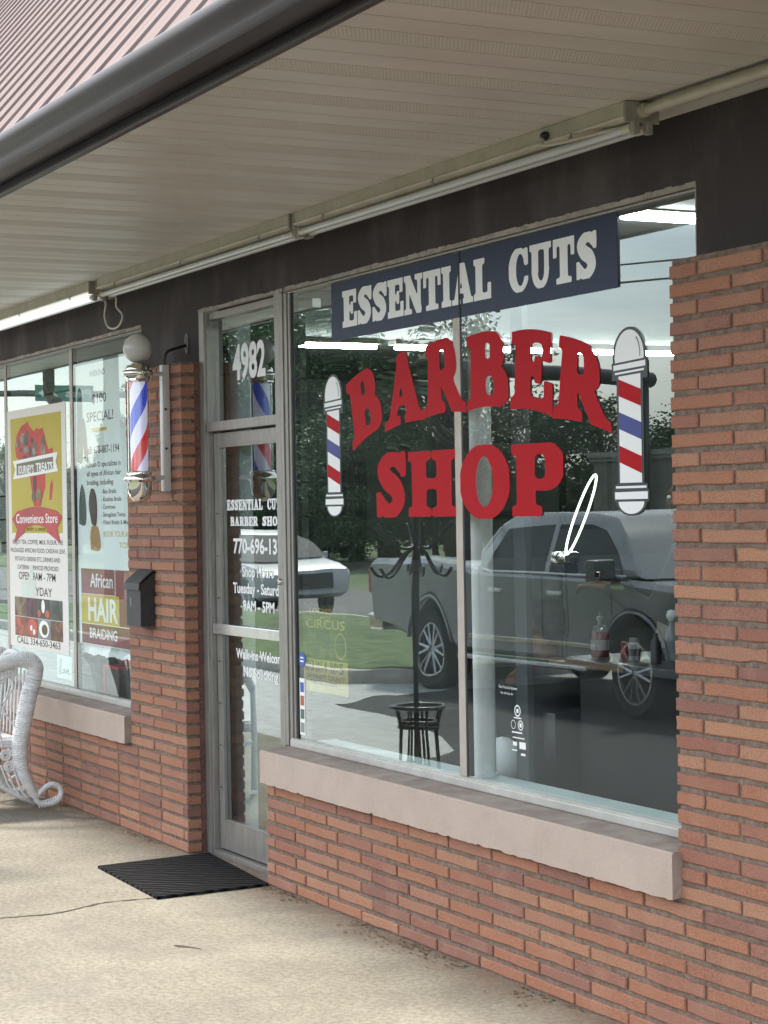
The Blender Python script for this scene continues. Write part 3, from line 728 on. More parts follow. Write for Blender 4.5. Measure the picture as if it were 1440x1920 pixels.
j = MB(); j.box(.0302,.112,.606,.0338,.15,2.578); j.box(.0622,.116,.606,.0658,.15,2.578); j.box(.0822,.120,.606,.094,.15,2.578); j.build('gasket', M_RUB, wb)
wl = window(-8.95, -1.60, [-2.985, -4.30, -5.615, -6.93, -8.245], [glass_mat('shop_glass', k=.55, wav=.012)]*6)
# transom and door -------------------------------------------------
tr = MB(); tr.bbox(-.95,.100,0,-.893,.175,2.598,.002); tr.bbox(-.893,.112,0,-.880,.175,2.598,.001)
tr.bbox(-.055,.100,0,-.002,.175,.452,.002); tr.bbox(-.055,.100,.60,-.002,.175,2.598,.002)
tr.bbox(-.880,.104,2.012,-.055,.175,2.056,.002); tr.bbox(-.880,.125,2.545,-.055,.175,2.578,.002); tr.bbox(-.880,.104,0.0,-.055,.20,.022,.002)
tw = tr.build('transom_window', M_ALU, shop)
g = MB(); g.box(-.880,.150,2.056,-.030,.156,2.545); g.build('pane', M_GLASS, tw)
dr = MB(); dr.bbox(-.873,.138,.03,-.818,.178,2.003,.002); dr.bbox(-.05,.138,.03,.03,.178,2.003,.002)
dr.bbox(-.818,.138,1.944,-.05,.178,2.003,.002); dr.bbox(-.818,.138,.03,-.05,.178,.165,.002)
dr.bbox(-.812,.134,.165,-.802,.150,1.944,.001); dr.bbox(-.812,.134,.165,-.05,.150,.175,.001); dr.bbox(-.812,.134,1.934,-.05,.150,1.944,.001)
door = dr.build('door', M_ALU, shop)
g = MB(); g.box(-.815,.151,.165,-.04,.157,1.944); g.build('pane', M_GLASS, door)
g = MB(); g.bbox(-.870,.116,1.052,-.05,.137,1.100,.003); g.build('push_bar', surf('bright_bar', (.62,.62,.60), (.72,.72,.70), .25, .7, scale=12), door)
g = MB()
for z in (1.62,1.42,1.22,.92,.72,.52,.32):
    for xx in (-.845,-.8075): g.tube([(xx,.1385,z),(xx,.1335,z)], .0032, 8)
g.build('screws', M_RUB, door)
g = MB(); g.lathe([(.0,-.006),(.013,-.006),(.016,0),(.016,.01)], (-.028,.094,1.32), 14, 'y'); g.build('lock_cylinder', M_CHROME, tw, smooth=40)

# ------------------------------------------------------------------ lettering on the big window and door
ban = thing('banner_sign', 'navy banner with white slab serif capitals across the top of the big window', 'banner', (1.57, .119, 2.33))
B0 = Vector((-1.57, -.119, -2.33))
mb = MB(); mb.box(.497, .1186, 2.330, 2.641, .1202, 2.569); o = mb.build('panel', M_NAVY, ban, loc=B0)
mb = MB(); slab_line(mb, 'ESSENTIAL', .604, 1.829, 2.377, 2.527, .1178); mb.build('lettered_word', M_WHITE, ban, fix=False, loc=B0)
mb = MB(); slab_line(mb, 'CUTS', 1.955, 2.522, 2.377, 2.530, .1178, gap=.07); mb.build('lettered_word', M_WHITE, ban, fix=False, loc=B0)
mb = MB(); mb.box(1.588, .1166, 2.330, 1.600, .1176, 2.569); mb.build('fold', M_RUB, ban, loc=B0)  # flat black strip, painted shade of the banner's crease over the mullion
YL = .1206; wlet = thing('window_lettering', 'red arched BARBER SHOP lettering across the middle of the big window', 'lettering', (1.58, YL, 1.59)); offw = Vector((-1.58, -YL, -1.59)); mb = MB()
for ch, q in (('B', ((.618,2.140),(.885,2.205),(.957,1.957),(.680,1.868))), ('A', ((.985,2.205),(1.255,2.247),(1.302,1.967),(.966,1.932))),
              ('R', ((1.317,2.244),(1.575,2.258),(1.632,1.978),(1.298,1.971))), ('B', ((1.641,2.253),(1.920,2.246),(1.938,1.978),(1.634,1.981))),
              ('E', ((1.965,2.244),(2.236,2.216),(2.226,1.933),(1.945,1.973))), ('R', ((2.281,2.205),(2.548,2.120),(2.590,1.862),(2.225,1.928)))):
    letter(mb, ch, *q, YL, arch=.012)
mb.build('arched_word', M_RED, wlet, fix=False, loc=offw); mb = MB()
for ch, (a, b, z0, z1) in (('S', (.884,1.142,1.596,1.853)), ('H', (1.160,1.537,1.598,1.848)), ('O', (1.573,1.931,1.588,1.856)), ('P', (1.948,2.290,1.596,1.848))):
    letter(mb, ch, (a,z1), (b,z1), (b,z0), (a,z0), YL)
mb.build('straight_word', M_RED, wlet, fix=False, loc=offw)
def pole_decal(x0, x1, z0, z1, label):
    """flat barber pole: dark outline below, white, red and blue pieces above"""
    W_, H_ = x1-x0, z1-z0; cx = (x0+x1)/2
    X = lambda u: cx+(u-.5)*W_
    Z = lambda v: z0+v*H_
    root = thing('barber_pole_decal', label, 'decal', (cx, YL, z0)); off = Vector((-cx, -YL, -z0))
    def ell(cu, cv, ru, rv, a0, a1, n=20): return [(cu+ru*math.cos(R(a0+(a1-a0)*i/n)), cv+rv*math.sin(R(a0+(a1-a0)*i/n))) for i in range(n+1)]
    P = lambda pts: [(X(u), Z(v)) for u, v in pts]
    o = MB(); d = .030
    o.xz(P(ell(.5,.845,.47,.155,0,180)+[(.03,.80),(.97,.80)][::1]), YL)
    o.xz(P([(.0,.722),(1.0,.722),(1.0,.815),(0,.815)]), YL-.0001)
    o.xz(P([(.13,.16),(.87,.16),(.87,.73),(.13,.73)]), YL-.0002)
    o.xz(P([(.04,.135),(.96,.135),(.96,.17),(.04,.17)]), YL-.0003); o.xz(P([(.0,.075),(1.0,.075),(1.0,.137),(.0,.137)]), YL-.0001)
    o.xz(P(ell(.5,.085,.44,.085,180,360)), YL-.0003)
    o.build('outline', M_OUT, root, fix=False, loc=off)
    w = MB(); y = YL-.0006
    w.xz(P(ell(.5,.845,.41,.140,0,180)+[(.10,.815),(.90,.826)]), y); w.xz(P([(.05,.775),(.95,.785),(.95,.815),(.05,.803)]), y); w.xz(P([(.09,.752),(.91,.762),(.91,.773),(.09,.763)]), y)
    w.xz(P([(.19,.175),(.81,.175),(.81,.748),(.19,.742)]), y)
    w.xz(P([(.07,.146),(.93,.146),(.93,.158),(.07,.158)]), y); w.xz(P([(.04,.088),(.96,.088),(.96,.128),(.04,.126)]), y); w.xz(P(ell(.5,.075,.36,.065,180,360)), y)
    w.build('white_pieces', M_WHITE, root, fix=False, loc=off)
    for nm, m_, v in (('red_stripe',M_RED,.728),('blue_stripe',M_BLUE,.553),('red_stripe',M_RED,.375)):
        b = MB(); b.xz(P([(.19,v),(.19,v-.090),(.81,v-.152),(.81,v-.062)]), y-.0005); b.build(nm, m_, root, fix=False, loc=off)
    h = MB(); h.xz(P(ell(.62,.855,.20,.10,-10,62,8)+ell(.60,.855,.20,.095,62,-10,8)), y-.0008); h.build('highlight_mark', M_OUT, root, fix=False, loc=off)
pole_decal(.400, .586, 1.600, 2.194, 'smaller flat barber pole decal beside the first letter of the red lettering')
pole_decal(2.595, 2.797, 1.595, 2.198, 'larger flat barber pole decal next to the tall brick pillar')
# house number and door lettering
mb = MB(); text(mb, '4982', -.652, -.268, 2.248, .158, .1488, bold=.035)
tag(mb.build('house_number', M_WHITE, fix=False), 'large white number 4982 on the glass above the door', 'house number')
yd = .1497; dl = thing('door_lettering', 'white lettering with phone number and opening hours on the door glass', 'lettering', (-.42, yd, .86)); offd = Vector((.42, -yd, -.86))
for w1, w2, a, b, c, d, z0, z1 in (('ESSENTIAL','CUTS',-.752,-.330,-.275,-.085,1.636,1.686), ('BARBER','SHOP',-.712,-.385,-.335,-.110,1.563,1.606)):
    for w_, x0_, x1_ in ((w1, a, b), (w2, c, d)): mb = MB(); slab_line(mb, w_, x0_, x1_, z0, z1, yd, gap=.05); mb.build('text_line', M_WHITE, dl, fix=False, loc=offd)
for t_, a, b, z, c in (('770-696-1378', -.680, -.060, 1.437, .068), ('Shop Hours', -.580, -.215, 1.329, .047), ('Tuesday - Saturday', -.692, -.09, 1.251, .048),
                      ('9AM - 5PM', -.575, -.215, 1.171, .048), ('Walk-ins Welcome', -.668, -.10, .947, .045), ('No Soliciting', -.582, -.185, .866, .045)):
    mb = MB(); text(mb, t_, a, b, z, c, yd, bold=.028); mb.build('text_line', M_WHITE, dl, fix=False, loc=offd)
# small stickers in the window
root = thing('card_sticker', 'white strip of card logos in the bottom left corner of the big window', 'sticker', (.13,.1235,.78)); off = Vector((-.13,-.1235,-.78))
mb = MB(); mb.box(.105,.1225,.660,.158,.1235,.905); mb.build('strip', M_WHITE, root, loc=off)
cols = [(.05,.12,.42),(.45,.12,.03),(.10,.16,.10),(.25,.30,.22)]
for i, c in enumerate(cols):
    m = MB(); z = .865-i*.058; m.box(.113,.1217,z-.020,.150,.1222,z+.022); m.build('card_logo', surf('card_%d' % i, c, None, .5), root, loc=off)
mb = MB(); mb.lathe([(0,-.0005),(.032,-.0005),(.032,.0005),(0,.0005)], (.135,.1230,.985), 20, 'y')
for z in (.975,.99): mb.box(.118,.1218,z,.150,.1222,z+.007,1)
tag(mb.build('oval_sticker', [surf('sticker_blue', (.03,.10,.45), None, .4), M_WHITE]), 'small round blue sticker at the window edge above the card strip', 'sticker')
mb = MB()
def ring(cx, cz, r0, r1, y, n=20):
    for i in range(n):
        a, b = 2*math.pi*i/n, 2*math.pi*(i+1)/n
        mb.add([(cx+r0*math.cos(a),y,cz+r0*math.sin(a)),(cx+r1*math.cos(a),y,cz+r1*math.sin(a)),(cx+r1*math.cos(b),y,cz+r1*math.sin(b)),(cx+r0*math.cos(b),y,cz+r0*math.sin(b))], [(0,1,2,3)])
yy = .1236; ns = thing('notice_sticker', 'tiny white printed notices and round marks low on the glass beside the white pole', 'sticker', (1.93, yy, .76)); offn = Vector((-1.93, -yy, -.76)); mb = MB()
text(mb, 'Thank You to Our Sponsors', 1.825, 1.955, .985, .010, yy, bold=0.0); text(mb, 'for all they do', 1.84, 1.925, .965, .008, yy, bold=0)
mb.build('notice_text', M_WHITE, ns, fix=False, loc=offn); mb = MB()
ring(1.955,.912,.016,.021,yy); ring(1.925,.862,.014,.016,yy); ring(1.975,.862,.014,.018,yy)
for a, b, z, h in ((1.948,1.962,.905,.014),(1.93,1.98,.885,.004),(1.968,1.982,.855,.015),(1.915,1.985,.833,.005),(1.92,2.0,.815,.004),(1.92,1.948,.788,.014),(1.965,2.008,.780,.024),(1.915,1.95,.77,.004),(1.975,2.005,.757,.008)):
    mb.box(a,yy-.0003,z,b,yy,z+h)
mb.build('notice_marks', M_WHITE, ns, fix=False, loc=offn)
# circus poster inside the left pane
root = thing('circus_poster', 'dark and yellow circus poster inside the lower left of the big window', 'poster', (.35,.1345,.86)); off = Vector((-.35,-.1345,-.86))
M_YEL = surf('poster_yellow', (.30,.25,.05), (.36,.30,.07), .6, scale=20); M_DKP = surf('poster_dark', (.03,.045,.04), (.07,.09,.06), .6, scale=25)
mb = MB(); mb.box(.127,.1340,.855,.566,.1350,1.228); mb.build('sheet', M_YEL, root, loc=off)
mb = MB(); mb.box(.127,.1332,.995,.566,.1338,1.228); mb.build('picture_area', photo_mat('poster_picture', [(.015,.022,.02), (.03,.04,.03), (.05,.06,.03), (.14,.13,.04)], 22), root, loc=off)
mb = MB(); y = .1325
text(mb, 'LOOMIS', .20, .42, 1.188, .026, y, bold=.02); text(mb, 'BROS', .31, .41, 1.170, .012, y); text(mb, 'CIRCUS', .16, .545, 1.128, .038, y, bold=.02)
def disc(mb, cx, cz, r, y, n=20, mi=0): mb.xz([(cx+r*math.cos(2*math.pi*i/n), cz+r*math.sin(2*math.pi*i/n)) for i in range(n)], y, mi)
ring(.5,1.06,.050,.055,y); mb.build('yellow_lettering', M_YEL, root, fix=False, loc=off)
mb = MB()
for s, a, b, z, c in (('FRI', .140,.200,.968,.020), ('JULY', .140,.200,.944,.018), ('3', .205,.235,.944,.044), ('SAT', .25,.325,.968,.020), ('JULY', .25,.325,.944,.018), ('4', .33,.365,.944,.044),
                      ('SUN', .395,.475,.968,.020), ('JULY', .395,.475,.944,.018), ('5', .485,.525,.944,.044), ('GWINNETT COUNTY', .15,.54,.912,.018), ('FAIRGROUNDS', .20,.46,.888,.016)):
    text(mb, s, a, b, z, c, .1333, bold=.02)
mb.build('black_lettering', M_INK, root, fix=False, loc=off)

# ------------------------------------------------------------------ posters in the left window
PY = .1375
PYI = PY; PY = .1224
root = thing('store_poster', 'tall yellow and cream food store poster with red map taped to the shop window', 'poster', (-3.72, PY, .815)); off = Vector((3.72, -PY, -.815))
px0, px1, pz0, pz1 = -4.270, -3.095, .821, 2.280
U_ = lambda u: px0+(px1-px0)*u
V_ = lambda v: pz1-(pz1-pz0)*v
PP = lambda pts: [(U_(u), V_(v)) for u, v in pts]
mb = MB(); mb.box(px0, PY, pz0, px1, PY+.0015, pz1); mb.build('sheet', M_PAPER, root, loc=off)
mb = MB(); mb.xz(PP([(.06,.035),(.93,.035),(.93,.52),(.06,.52)]), PY-.0006); mb.build('yellow_field', surf('mustard_print', (.48,.36,.015), (.52,.42,.06), .6, scale=1.5), root, fix=False, loc=off)
mp_ = [(.16,.20),(.14,.155),(.17,.11),(.22,.085),(.27,.07),(.38,.055),(.40,.075),(.48,.10),(.54,.085),(.56,.095),(.63,.09),(.66,.12),(.68,.145),(.72,.18),(.80,.175),(.79,.20),(.72,.245),(.66,.285),(.66,.33),(.60,.385),(.58,.41),(.46,.41),(.43,.35),(.40,.285),(.36,.225),(.26,.225)]
mb = MB(); mb.xz(PP(mp_), PY-.0012); mb.xz(PP([(.74,.325),(.77,.30),(.79,.325),(.76,.385),(.72,.385)]), PY-.0012)
mb.build('red_map', surf('map_red', (.50,.035,.025), (.58,.06,.04), .6, scale=8), root, fix=False, loc=off)
rr = random.Random(5); cset = [(.06,.03,.02),(.30,.16,.08),(.55,.42,.25),(.12,.14,.05),(.45,.30,.12),(.62,.58,.5)]
fm = [photo_mat('food_%d' % i, [c, tuple(.5*q for q in c), tuple(min(.8, 1.6*q) for q in c)], 40) for i, c in enumerate(cset)]
mb = MB()
for i in range(22):
    u, v = rr.uniform(.18,.66), rr.uniform(.10,.215)
    if u > .55 and v < .12: continue
    w, h = rr.uniform(.02,.045), rr.uniform(.010,.026)
    mb.xz(PP([(u+w*math.cos(a), v+h*math.sin(a)) for a in [k*.7 for k in range(9)]][::-1]), PY-.0016-.00004*i, rr.randrange(6))
for (u,v,w,h,c) in ((.48,.315,.03,.04,0),(.46,.37,.035,.022,1),(.55,.365,.045,.03,4),(.56,.36,.02,.014,3)):
    mb.xz(PP([(u+w*math.cos(a), v+h*math.sin(a)) for a in [k*.7 for k in range(9)]][::-1]), PY-.0026-.0001*c, c)
mb.build('food_pictures', fm, root, fix=False, loc=off)
mb = MB(); mb.xz(PP([(.10,.215),(.88,.195),(.84,.232),(.88,.272),(.10,.292),(.145,.25)]), PY-.0032); mb.build('white_ribbon', M_WHITE, root, fix=False, loc=off)
mb = MB(); mb.xz(PP([(.17,.228),(.80,.212),(.80,.262),(.17,.278)]), PY-.0036); mb.build('ribbon_field', surf('olive_print', (.18,.16,.10), None, .6), root, fix=False, loc=off)
for q_ in (("JOURNEY'S", U_(.195), U_(.475), V_(.271), .050, PY-.0040, 0, .03), ('TREATS', U_(.51), U_(.79), V_(.266), .050, PY-.0040, 0, .03), ('Convenience Store', U_(.15), U_(.86), V_(.478), .055, PY-.0046, 0, .012)):
    mb = MB(); text(mb, *q_); mb.build('white_word', M_WHITE, root, fix=False, loc=off)
arcp = lambda v, d, a, b, n=10: [(a+(b-a)*i/n, v-d*math.sin(math.pi*i/n)) for i in range(n+1)]
mb = MB(); mb.xz(PP([(.10,.56),(.16,.505),(.07,.46),(.16,.43)]+arcp(.43,.018,.16,.84)+[(.93,.455),(.84,.50),(.90,.56),(.68,.515)]+arcp(.50,.014,.68,.30)+[(.30,.515)]), PY-.0040)
mb.build('red_ribbon', surf('ribbon_red', (.36,.012,.02), (.52,.02,.03), .5, scale=3), root, fix=False, loc=off)
mb = MB()
for s, a, b, v, c in (('with a twist', .32,.66,.512,.030), ('ENJOY TEA, COFFEE, MILK, FLOUR, PRE', .07,.93,.566,.026), ('PACKAGED AFRICAN FOOD, CASSAVA LEAF,', .03,.97,.601,.026),
                      ('POTATO GREENS ETC, DRINKS AND', .11,.88,.637,.026), ('CATERING SERVICES PROVIDED', .15,.85,.672,.026), ('OPEN 9AM - 7PM', .17,.80,.715,.046), ('EVERYDAY', .24,.74,.778,.050), ('CALL 334-650-3463', .12,.86,.985,.040)):
    mb = MB(); text(mb, s, U_(a), U_(b), V_(v), c, PY-.0006, bold=.008); mb.build('text_line', M_INK, root, fix=False, loc=off)
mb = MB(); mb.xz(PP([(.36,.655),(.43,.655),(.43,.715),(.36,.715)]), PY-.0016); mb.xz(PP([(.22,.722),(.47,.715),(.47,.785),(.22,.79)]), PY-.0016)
mb.build('pale_patch', surf('pale_patch_tone', (.58,.66,.56), (.72,.76,.68), .6, scale=30), root, fix=False, loc=off)  # two pale green patches laid over the opening hours
gcols = [((.30,.14,.06),(.55,.40,.25)),((.03,.015,.03),(.25,.06,.12)),((.04,.06,.03),(.10,.12,.06)),((.35,.45,.50),(.05,.09,.07)),((.50,.10,.06),(.62,.25,.15)),((.50,.07,.04),(.60,.20,.10)),((.45,.50,.55),(.62,.64,.66)),((.07,.03,.02),(.50,.20,.08))]
mb = MB(); ms = []
for i, (a, b) in enumerate(gcols):
    ms.append(photo_mat('food_photo_%d' % i, [a, b, tuple(.6*q for q in a), tuple(min(.8, q*1.3) for q in b)], 16+i)); c, r_ = i%4, i//4
    u0 = .09+c*.205; v0 = .79+r_*.083; mb.xz(PP([(u0,v0+.081),(u0+.202,v0+.081),(u0+.202,v0),(u0,v0)]), PY-.0008, i)
ms += [surf('tomato', (.50,.06,.03), (.55,.12,.05), .5), surf('stew', (.06,.05,.02), (.12,.09,.03), .6), M_WHITE]; y = PY-.0014
rr = random.Random(9); k = 0
def el(u, v, w, h, mi):
    global k; k += 1
    mb.xz(PP([(u+w*math.cos(6.283*q/14), v+h*math.sin(6.283*q/14)) for q in range(14)][::-1]), y-.00003*k, mi)
for q in range(12): el(rr.uniform(.12,.27), rr.uniform(.885,.945), .032, .016, 4 if q%2 else 8)
el(.40,.912,.09,.036,8); el(.38,.915,.02,.012,10); el(.43,.93,.02,.012,10); el(.60,.912,.085,.036,10); el(.61,.915,.05,.022,9); el(.52,.85,.03,.015,8); el(.66,.85,.04,.016,8); el(.59,.82,.03,.028,10); el(.80,.84,.085,.03,2)
mb.build('food_photos', ms, root, fix=False, loc=off)

PY = PYI
root = thing('braiding_poster', 'pale hair braiding poster with yellow HAIR block behind the glass', 'poster', (-2.4, PY, .84)); off = Vector((2.4, -PY, -.84))
mb = MB(); mb.box(-2.955, PY, .900, -1.62, PY+.0015, 2.47); mb.build('sheet', surf('mint_paper', (.80,.86,.84), (.86,.90,.88), .6, scale=2), root, loc=off)
M_MAR = surf('maroon_print', (.20,.030,.028), (.27,.05,.045), .6, scale=4); M_GOLD = surf('gold_print', (.60,.38,.04), (.66,.46,.08), .6, scale=8)
mb = MB(); y = PY-.0006
for q in ([(-2.90,1.185),(-2.33,1.185),(-2.33,1.325),(-2.90,1.325)], [(-2.32,1.02),(-1.62,1.02),(-1.62,1.325),(-2.32,1.325)], [(-2.90,.905),(-1.62,.905),(-1.62,1.015),(-2.90,1.015)]): mb.xz(q, y)
mb.build('maroon_blocks', M_MAR, root, fix=False, loc=off)
mb = MB(); mb.xz([(-2.90,1.02),(-2.26,1.02),(-2.26,1.182),(-2.90,1.182)], y-.0008); mb.xz([(-2.68,2.087),(-2.42,2.087),(-2.42,2.107),(-2.68,2.107)], y)
text(mb, 'BOOK YOUR APPOINTMENT', -2.50, -1.75, 1.505, .030, y, bold=.01); text(mb, 'TODAY', -2.25, -1.95, 1.445, .030, y, bold=.01)
mb.build('gold_blocks', M_GOLD, root, fix=False, loc=off)
for q_ in (('African', -2.74, -2.36, 1.225, .075, y-.0012, 0, .012), ('HAIR', -2.78, -2.28, 1.040, .125, y-.0016, 0, .03), ('BRAIDING', -2.76, -2.30, .940, .055, y-.0012, 0, .02)):
    mb = MB(); text(mb, *q_); mb.build('white_word', M_WHITE, root, fix=False, loc=off)
mb = MB()
for s, a, b, z, c in (('WEEKEND', -2.70,-2.44,2.395,.030), ('$100', -2.66,-2.42,2.245,.050), ('SPECIAL!', -2.76,-2.31,2.145,.052), ('Call: 678-887-1194', -2.80,-2.22,1.965,.042),
                      ('Queen D specializes in', -2.77,-2.20,1.892,.028), ('all types of African hair', -2.77,-2.20,1.842,.028), ('braiding, including:', -2.77,-2.32,1.792,.028),
                      ('- Box Braids', -2.53,-2.28,1.742,.024), ('- Knotless Braids', -2.53,-2.20,1.699,.024), ('- Cornrows', -2.53,-2.30,1.657,.024), ('- Senegalese Twists', -2.53,-2.14,1.615,.024), ('- Fulani Braids & More', -2.53,-2.06,1.573,.024)):
    mb = MB(); text(mb, s, a, b, z, c, y, bold=.014); mb.build('text_line', surf('brown_ink', (.10,.05,.05), None, .7), root, fix=False, loc=off)
def blob(mb, pts, y, mi): mb.xz([(p.x, p.z) for p in bez([(a,0,b) for a, b in pts]+[(pts[0][0],0,pts[0][1])], 4)[:-1]], y, mi)
mb = MB()
blob(mb, [(-2.94,1.93),(-2.84,1.93),(-2.83,2.15),(-2.84,2.30),(-2.88,2.345),(-2.92,2.30),(-2.93,2.15)], y, 0)
blob(mb, [(-2.80,1.93),(-2.74,1.93),(-2.78,2.12),(-2.82,2.17),(-2.845,2.12)], y-.0003, 1)
blob(mb, [(-2.92,1.575),(-2.80,1.575),(-2.80,1.72),(-2.86,1.80),(-2.91,1.72)], y, 0)
blob(mb, [(-2.70,1.575),(-2.62,1.57),(-2.60,1.68),(-2.64,1.76),(-2.71,1.765),(-2.745,1.68)], y-.0003, 2)
blob(mb, [(-2.72,1.43),(-2.56,1.43),(-2.57,1.53),(-2.62,1.565),(-2.70,1.56),(-2.73,1.50)], y, 3)
mb.build('hair_pictures', [surf('hair_green_black', (.02,.035,.03), (.10,.12,.10), .6, scale=30), surf('hair_brown', (.14,.07,.04), None, .6), surf('hair_dark', (.05,.018,.014), (.10,.03,.025), .6, scale=30), surf('shoulder_skin', (.42,.22,.08), None, .6)], root, fix=False, loc=off)
mb = MB(); mb.box(-3.375,PY,.672,-3.105,PY+.001,.808)
for i, q in enumerate(([(.18,.15),(.22,.75),(.32,.8),(.25,.3),(.3,.2),(.42,.3)], [(.42,.35),(.52,.45),(.5,.25),(.42,.3)], [(.55,.45),(.62,.25),(.7,.45)], [(.72,.35),(.82,.45),(.76,.25),(.88,.25)])):
    mb.tube([(-3.375+.27*u, PY-.0012, .672+.136*v) for u, v in [(p.x, p.y) for p in bez([(a,b,0) for a, b in q], 5)]], .0022, 6, 1)
tag(mb.build('handwritten_note', [surf('pale_green_paper', (.58,.74,.68), None, .6), M_INK]), 'pale green paper note with handwriting below the yellow food poster', 'note')

# ------------------------------------------------------------------ things in the left display
M_DGLASS = surf('dark_ribbed_glass', (.07,.10,.095), (.14,.18,.17), .12, scale=12)
root = thing('glass_vase', 'tall ribbed dark glass vase on the ledge behind the left window', 'vase', (-3.02,.34,.60))
mb = MB(); mb.lathe([(0,0),(.075,0),(.080,.01),(.095,.08),(.115,.17),(.150,.205),(.165,.215),(.155,.222),(.10,.18),(.08,.05),(0,.03)], (0,0,0), 36)
for i, v in enumerate(mb.v):
    a = math.atan2(v[1], v[0]); s = 1+.045*math.cos(a*12); mb.v[i] = (v[0]*s, v[1]*s, v[2])
mb.build('body', M_DGLASS, root, smooth=60)
root = thing('gift_box', 'black gift box with red edges and red bow beside the glass vase', 'gift box', (-2.62,.30,.60))
mb = MB(); mb.bbox(-.125,-.09,0,.125,.09,.175,.004); mb.build('box', surf('black_card', (.02,.022,.02), (.035,.036,.034), .6, scale=40), root)
mb = MB(); mb.box(-.129,-.0935,.0,-.105,-.0905,.178); mb.box(-.129,-.0935,.170,.129,.0935,.183); mb.build('ribbon', surf('red_ribbon_cloth', (.42,.012,.02), None, .4), root)
mb = MB()
for sx in (-1, 1):
    mb.ball((sx*.05,0,.212), .048, .03, .030)
mb.ball((0,0,.205), .02); mb.build('bow', MATS['red_ribbon_cloth'], root, smooth=True)
M_CURT = surf('white_cloth', (.70,.72,.71), None, .8)
mb = MB(); n = 30
vs = []
for i in range(n+1):
    x = -2.96+1.3*i/n; d = .012*math.sin(i*1.1); vs += [(x, .165+d, .905), (x, .160+d, .842+.006*math.sin(i*2.3))]
mb.add(vs, [(2*i,2*i+2,2*i+3,2*i+1) for i in range(n)]); mb.add([(v[0],v[1]+.004,v[2]) for v in vs], [(2*i,2*i+1,2*i+3,2*i+2) for i in range(n)])
tag(mb.build('cloth_strip', M_CURT, smooth=True), 'strip of white cloth hanging under the hair braiding poster', 'cloth')

# ------------------------------------------------------------------ eave lights, conduit, wire
def fixture(x0, x1, tube, label, cut=0):
    root = thing('strip_light', label, 'strip light', ((x0+x1)/2, -.06, 2.834), group='strip lights under the eave'); off = Vector((-(x0+x1)/2, .06, -2.834))
    mb = MB(); prof = [(-.116,2.834),(-.116,2.792),(-.122,2.788),(-.120,2.782),(-.085,2.776),(-.035,2.776),(.000,2.782),(.002,2.788),(-.004,2.792),(-.004,2.834)]
    mb.prism(prof, 'x', x0, x1); mb.build('housing', M_FIX, root, loc=off)
    for xe, s in ((x0, -1), (x1, 1)):
        mb = MB(); mb.bbox(xe, -.120, 2.770, xe+s*.012, .002, 2.833, .002); mb.bbox(xe-s*.002,-.050,2.735,xe+s*.022,-.028,2.776,.004); mb.bbox(xe-s*.002,-.098,2.735,xe+s*.022,-.076,2.776,.004)
        mb.build('end_socket', surf('grey_enamel', (.30,.28,.24), (.38,.36,.31), .5, scale=20), root, loc=off)
    xs = [x0+.01, (x0+x1)/2, x1-.01]
    for y in (-.087, -.039):
        mb = MB(); mb.tube([(x0+.03,y,2.756),(x1-.03,y,2.756)], .0130, 14, 0)
        for xe in (x0+.002, x1-.002): mb.tube([(xe,y,2.756),(xe+(.045 if xe < (x0+x1)/2 else -.045),y,2.756)], .0142, 14, 1)
        mb.build('tube', [tube if y < -.06 else M_TUBEDIM, M_FIX], root, smooth=40, loc=off)
    mb = MB()
    for t in (.12, .5, .88):
        x = x0+(x1-x0)*t; mb.tube(bez([(x,-.123,2.786),(x+.01,-.13,2.775),(x,-.118,2.768),(x-.015,-.124,2.776)], 4), .0025, 6)
    mb.build('clip', surf('clip_steel', (.25,.23,.20), None, .5), root, loc=off)
    return root
fixture(.655, 3.045, M_TUBEDIM, 'cream strip light with unlit tubes above the big window')
fixture(-1.80, .600, M_TUBEDIM, 'cream strip light with dull tubes above the door and barber pole')
fixture(-4.36, -1.93, M_TUBEON, 'strip light with glowing tubes ending at the loose wire loop')
fixture(-6.95, -4.50, M_TUBEON, 'glowing strip light beyond the one with the loose wire loop')
mb = MB(); mb.tube([(3.058,-.060,2.806),(8.1,-.060,2.806)], .0155, 16); mb.tube([(3.057,-.060,2.806),(3.085,-.060,2.806)], .021, 16)
for x in (4.4, 6.2): mb.bbox(x,-.085,2.815,x+.02,-.035,2.834,.002)
tag(mb.build('conduit', M_FIX, smooth=40), 'cream conduit pipe running right from the end of the strip light', 'conduit')
mb = MB(); mb.tube(bez([(2.60,-.125,2.805),(2.62,-.14,2.772),(2.75,-.135,2.762),(2.92,-.10,2.766),(3.02,-.07,2.768)], 8), .0055, 8)
mb.ball((2.60,-.122,2.806), .02, .014, .014, mi=1)
tag(mb.build('lamp_lead', [M_FIX, M_BLACK], smooth=True), 'short cream lead looping from the unlit strip light to its end socket', 'cable')
mb = MB(); mb.tube(bez([(-1.90,-.03,2.765),(-1.86,.005,2.752),(-1.98,.05,2.715),(-1.93,.065,2.665),(-2.00,.07,2.618),(-2.10,.07,2.610),(-2.19,.07,2.635),(-2.20,.06,2.69),(-2.12,.04,2.745),(-2.02,-.01,2.775)][::1], 8), .0055, 8)
tag(mb.build('loose_wire', M_FIX, smooth=True), 'loose loop of pale wire hanging between the two strip lights', 'wire')

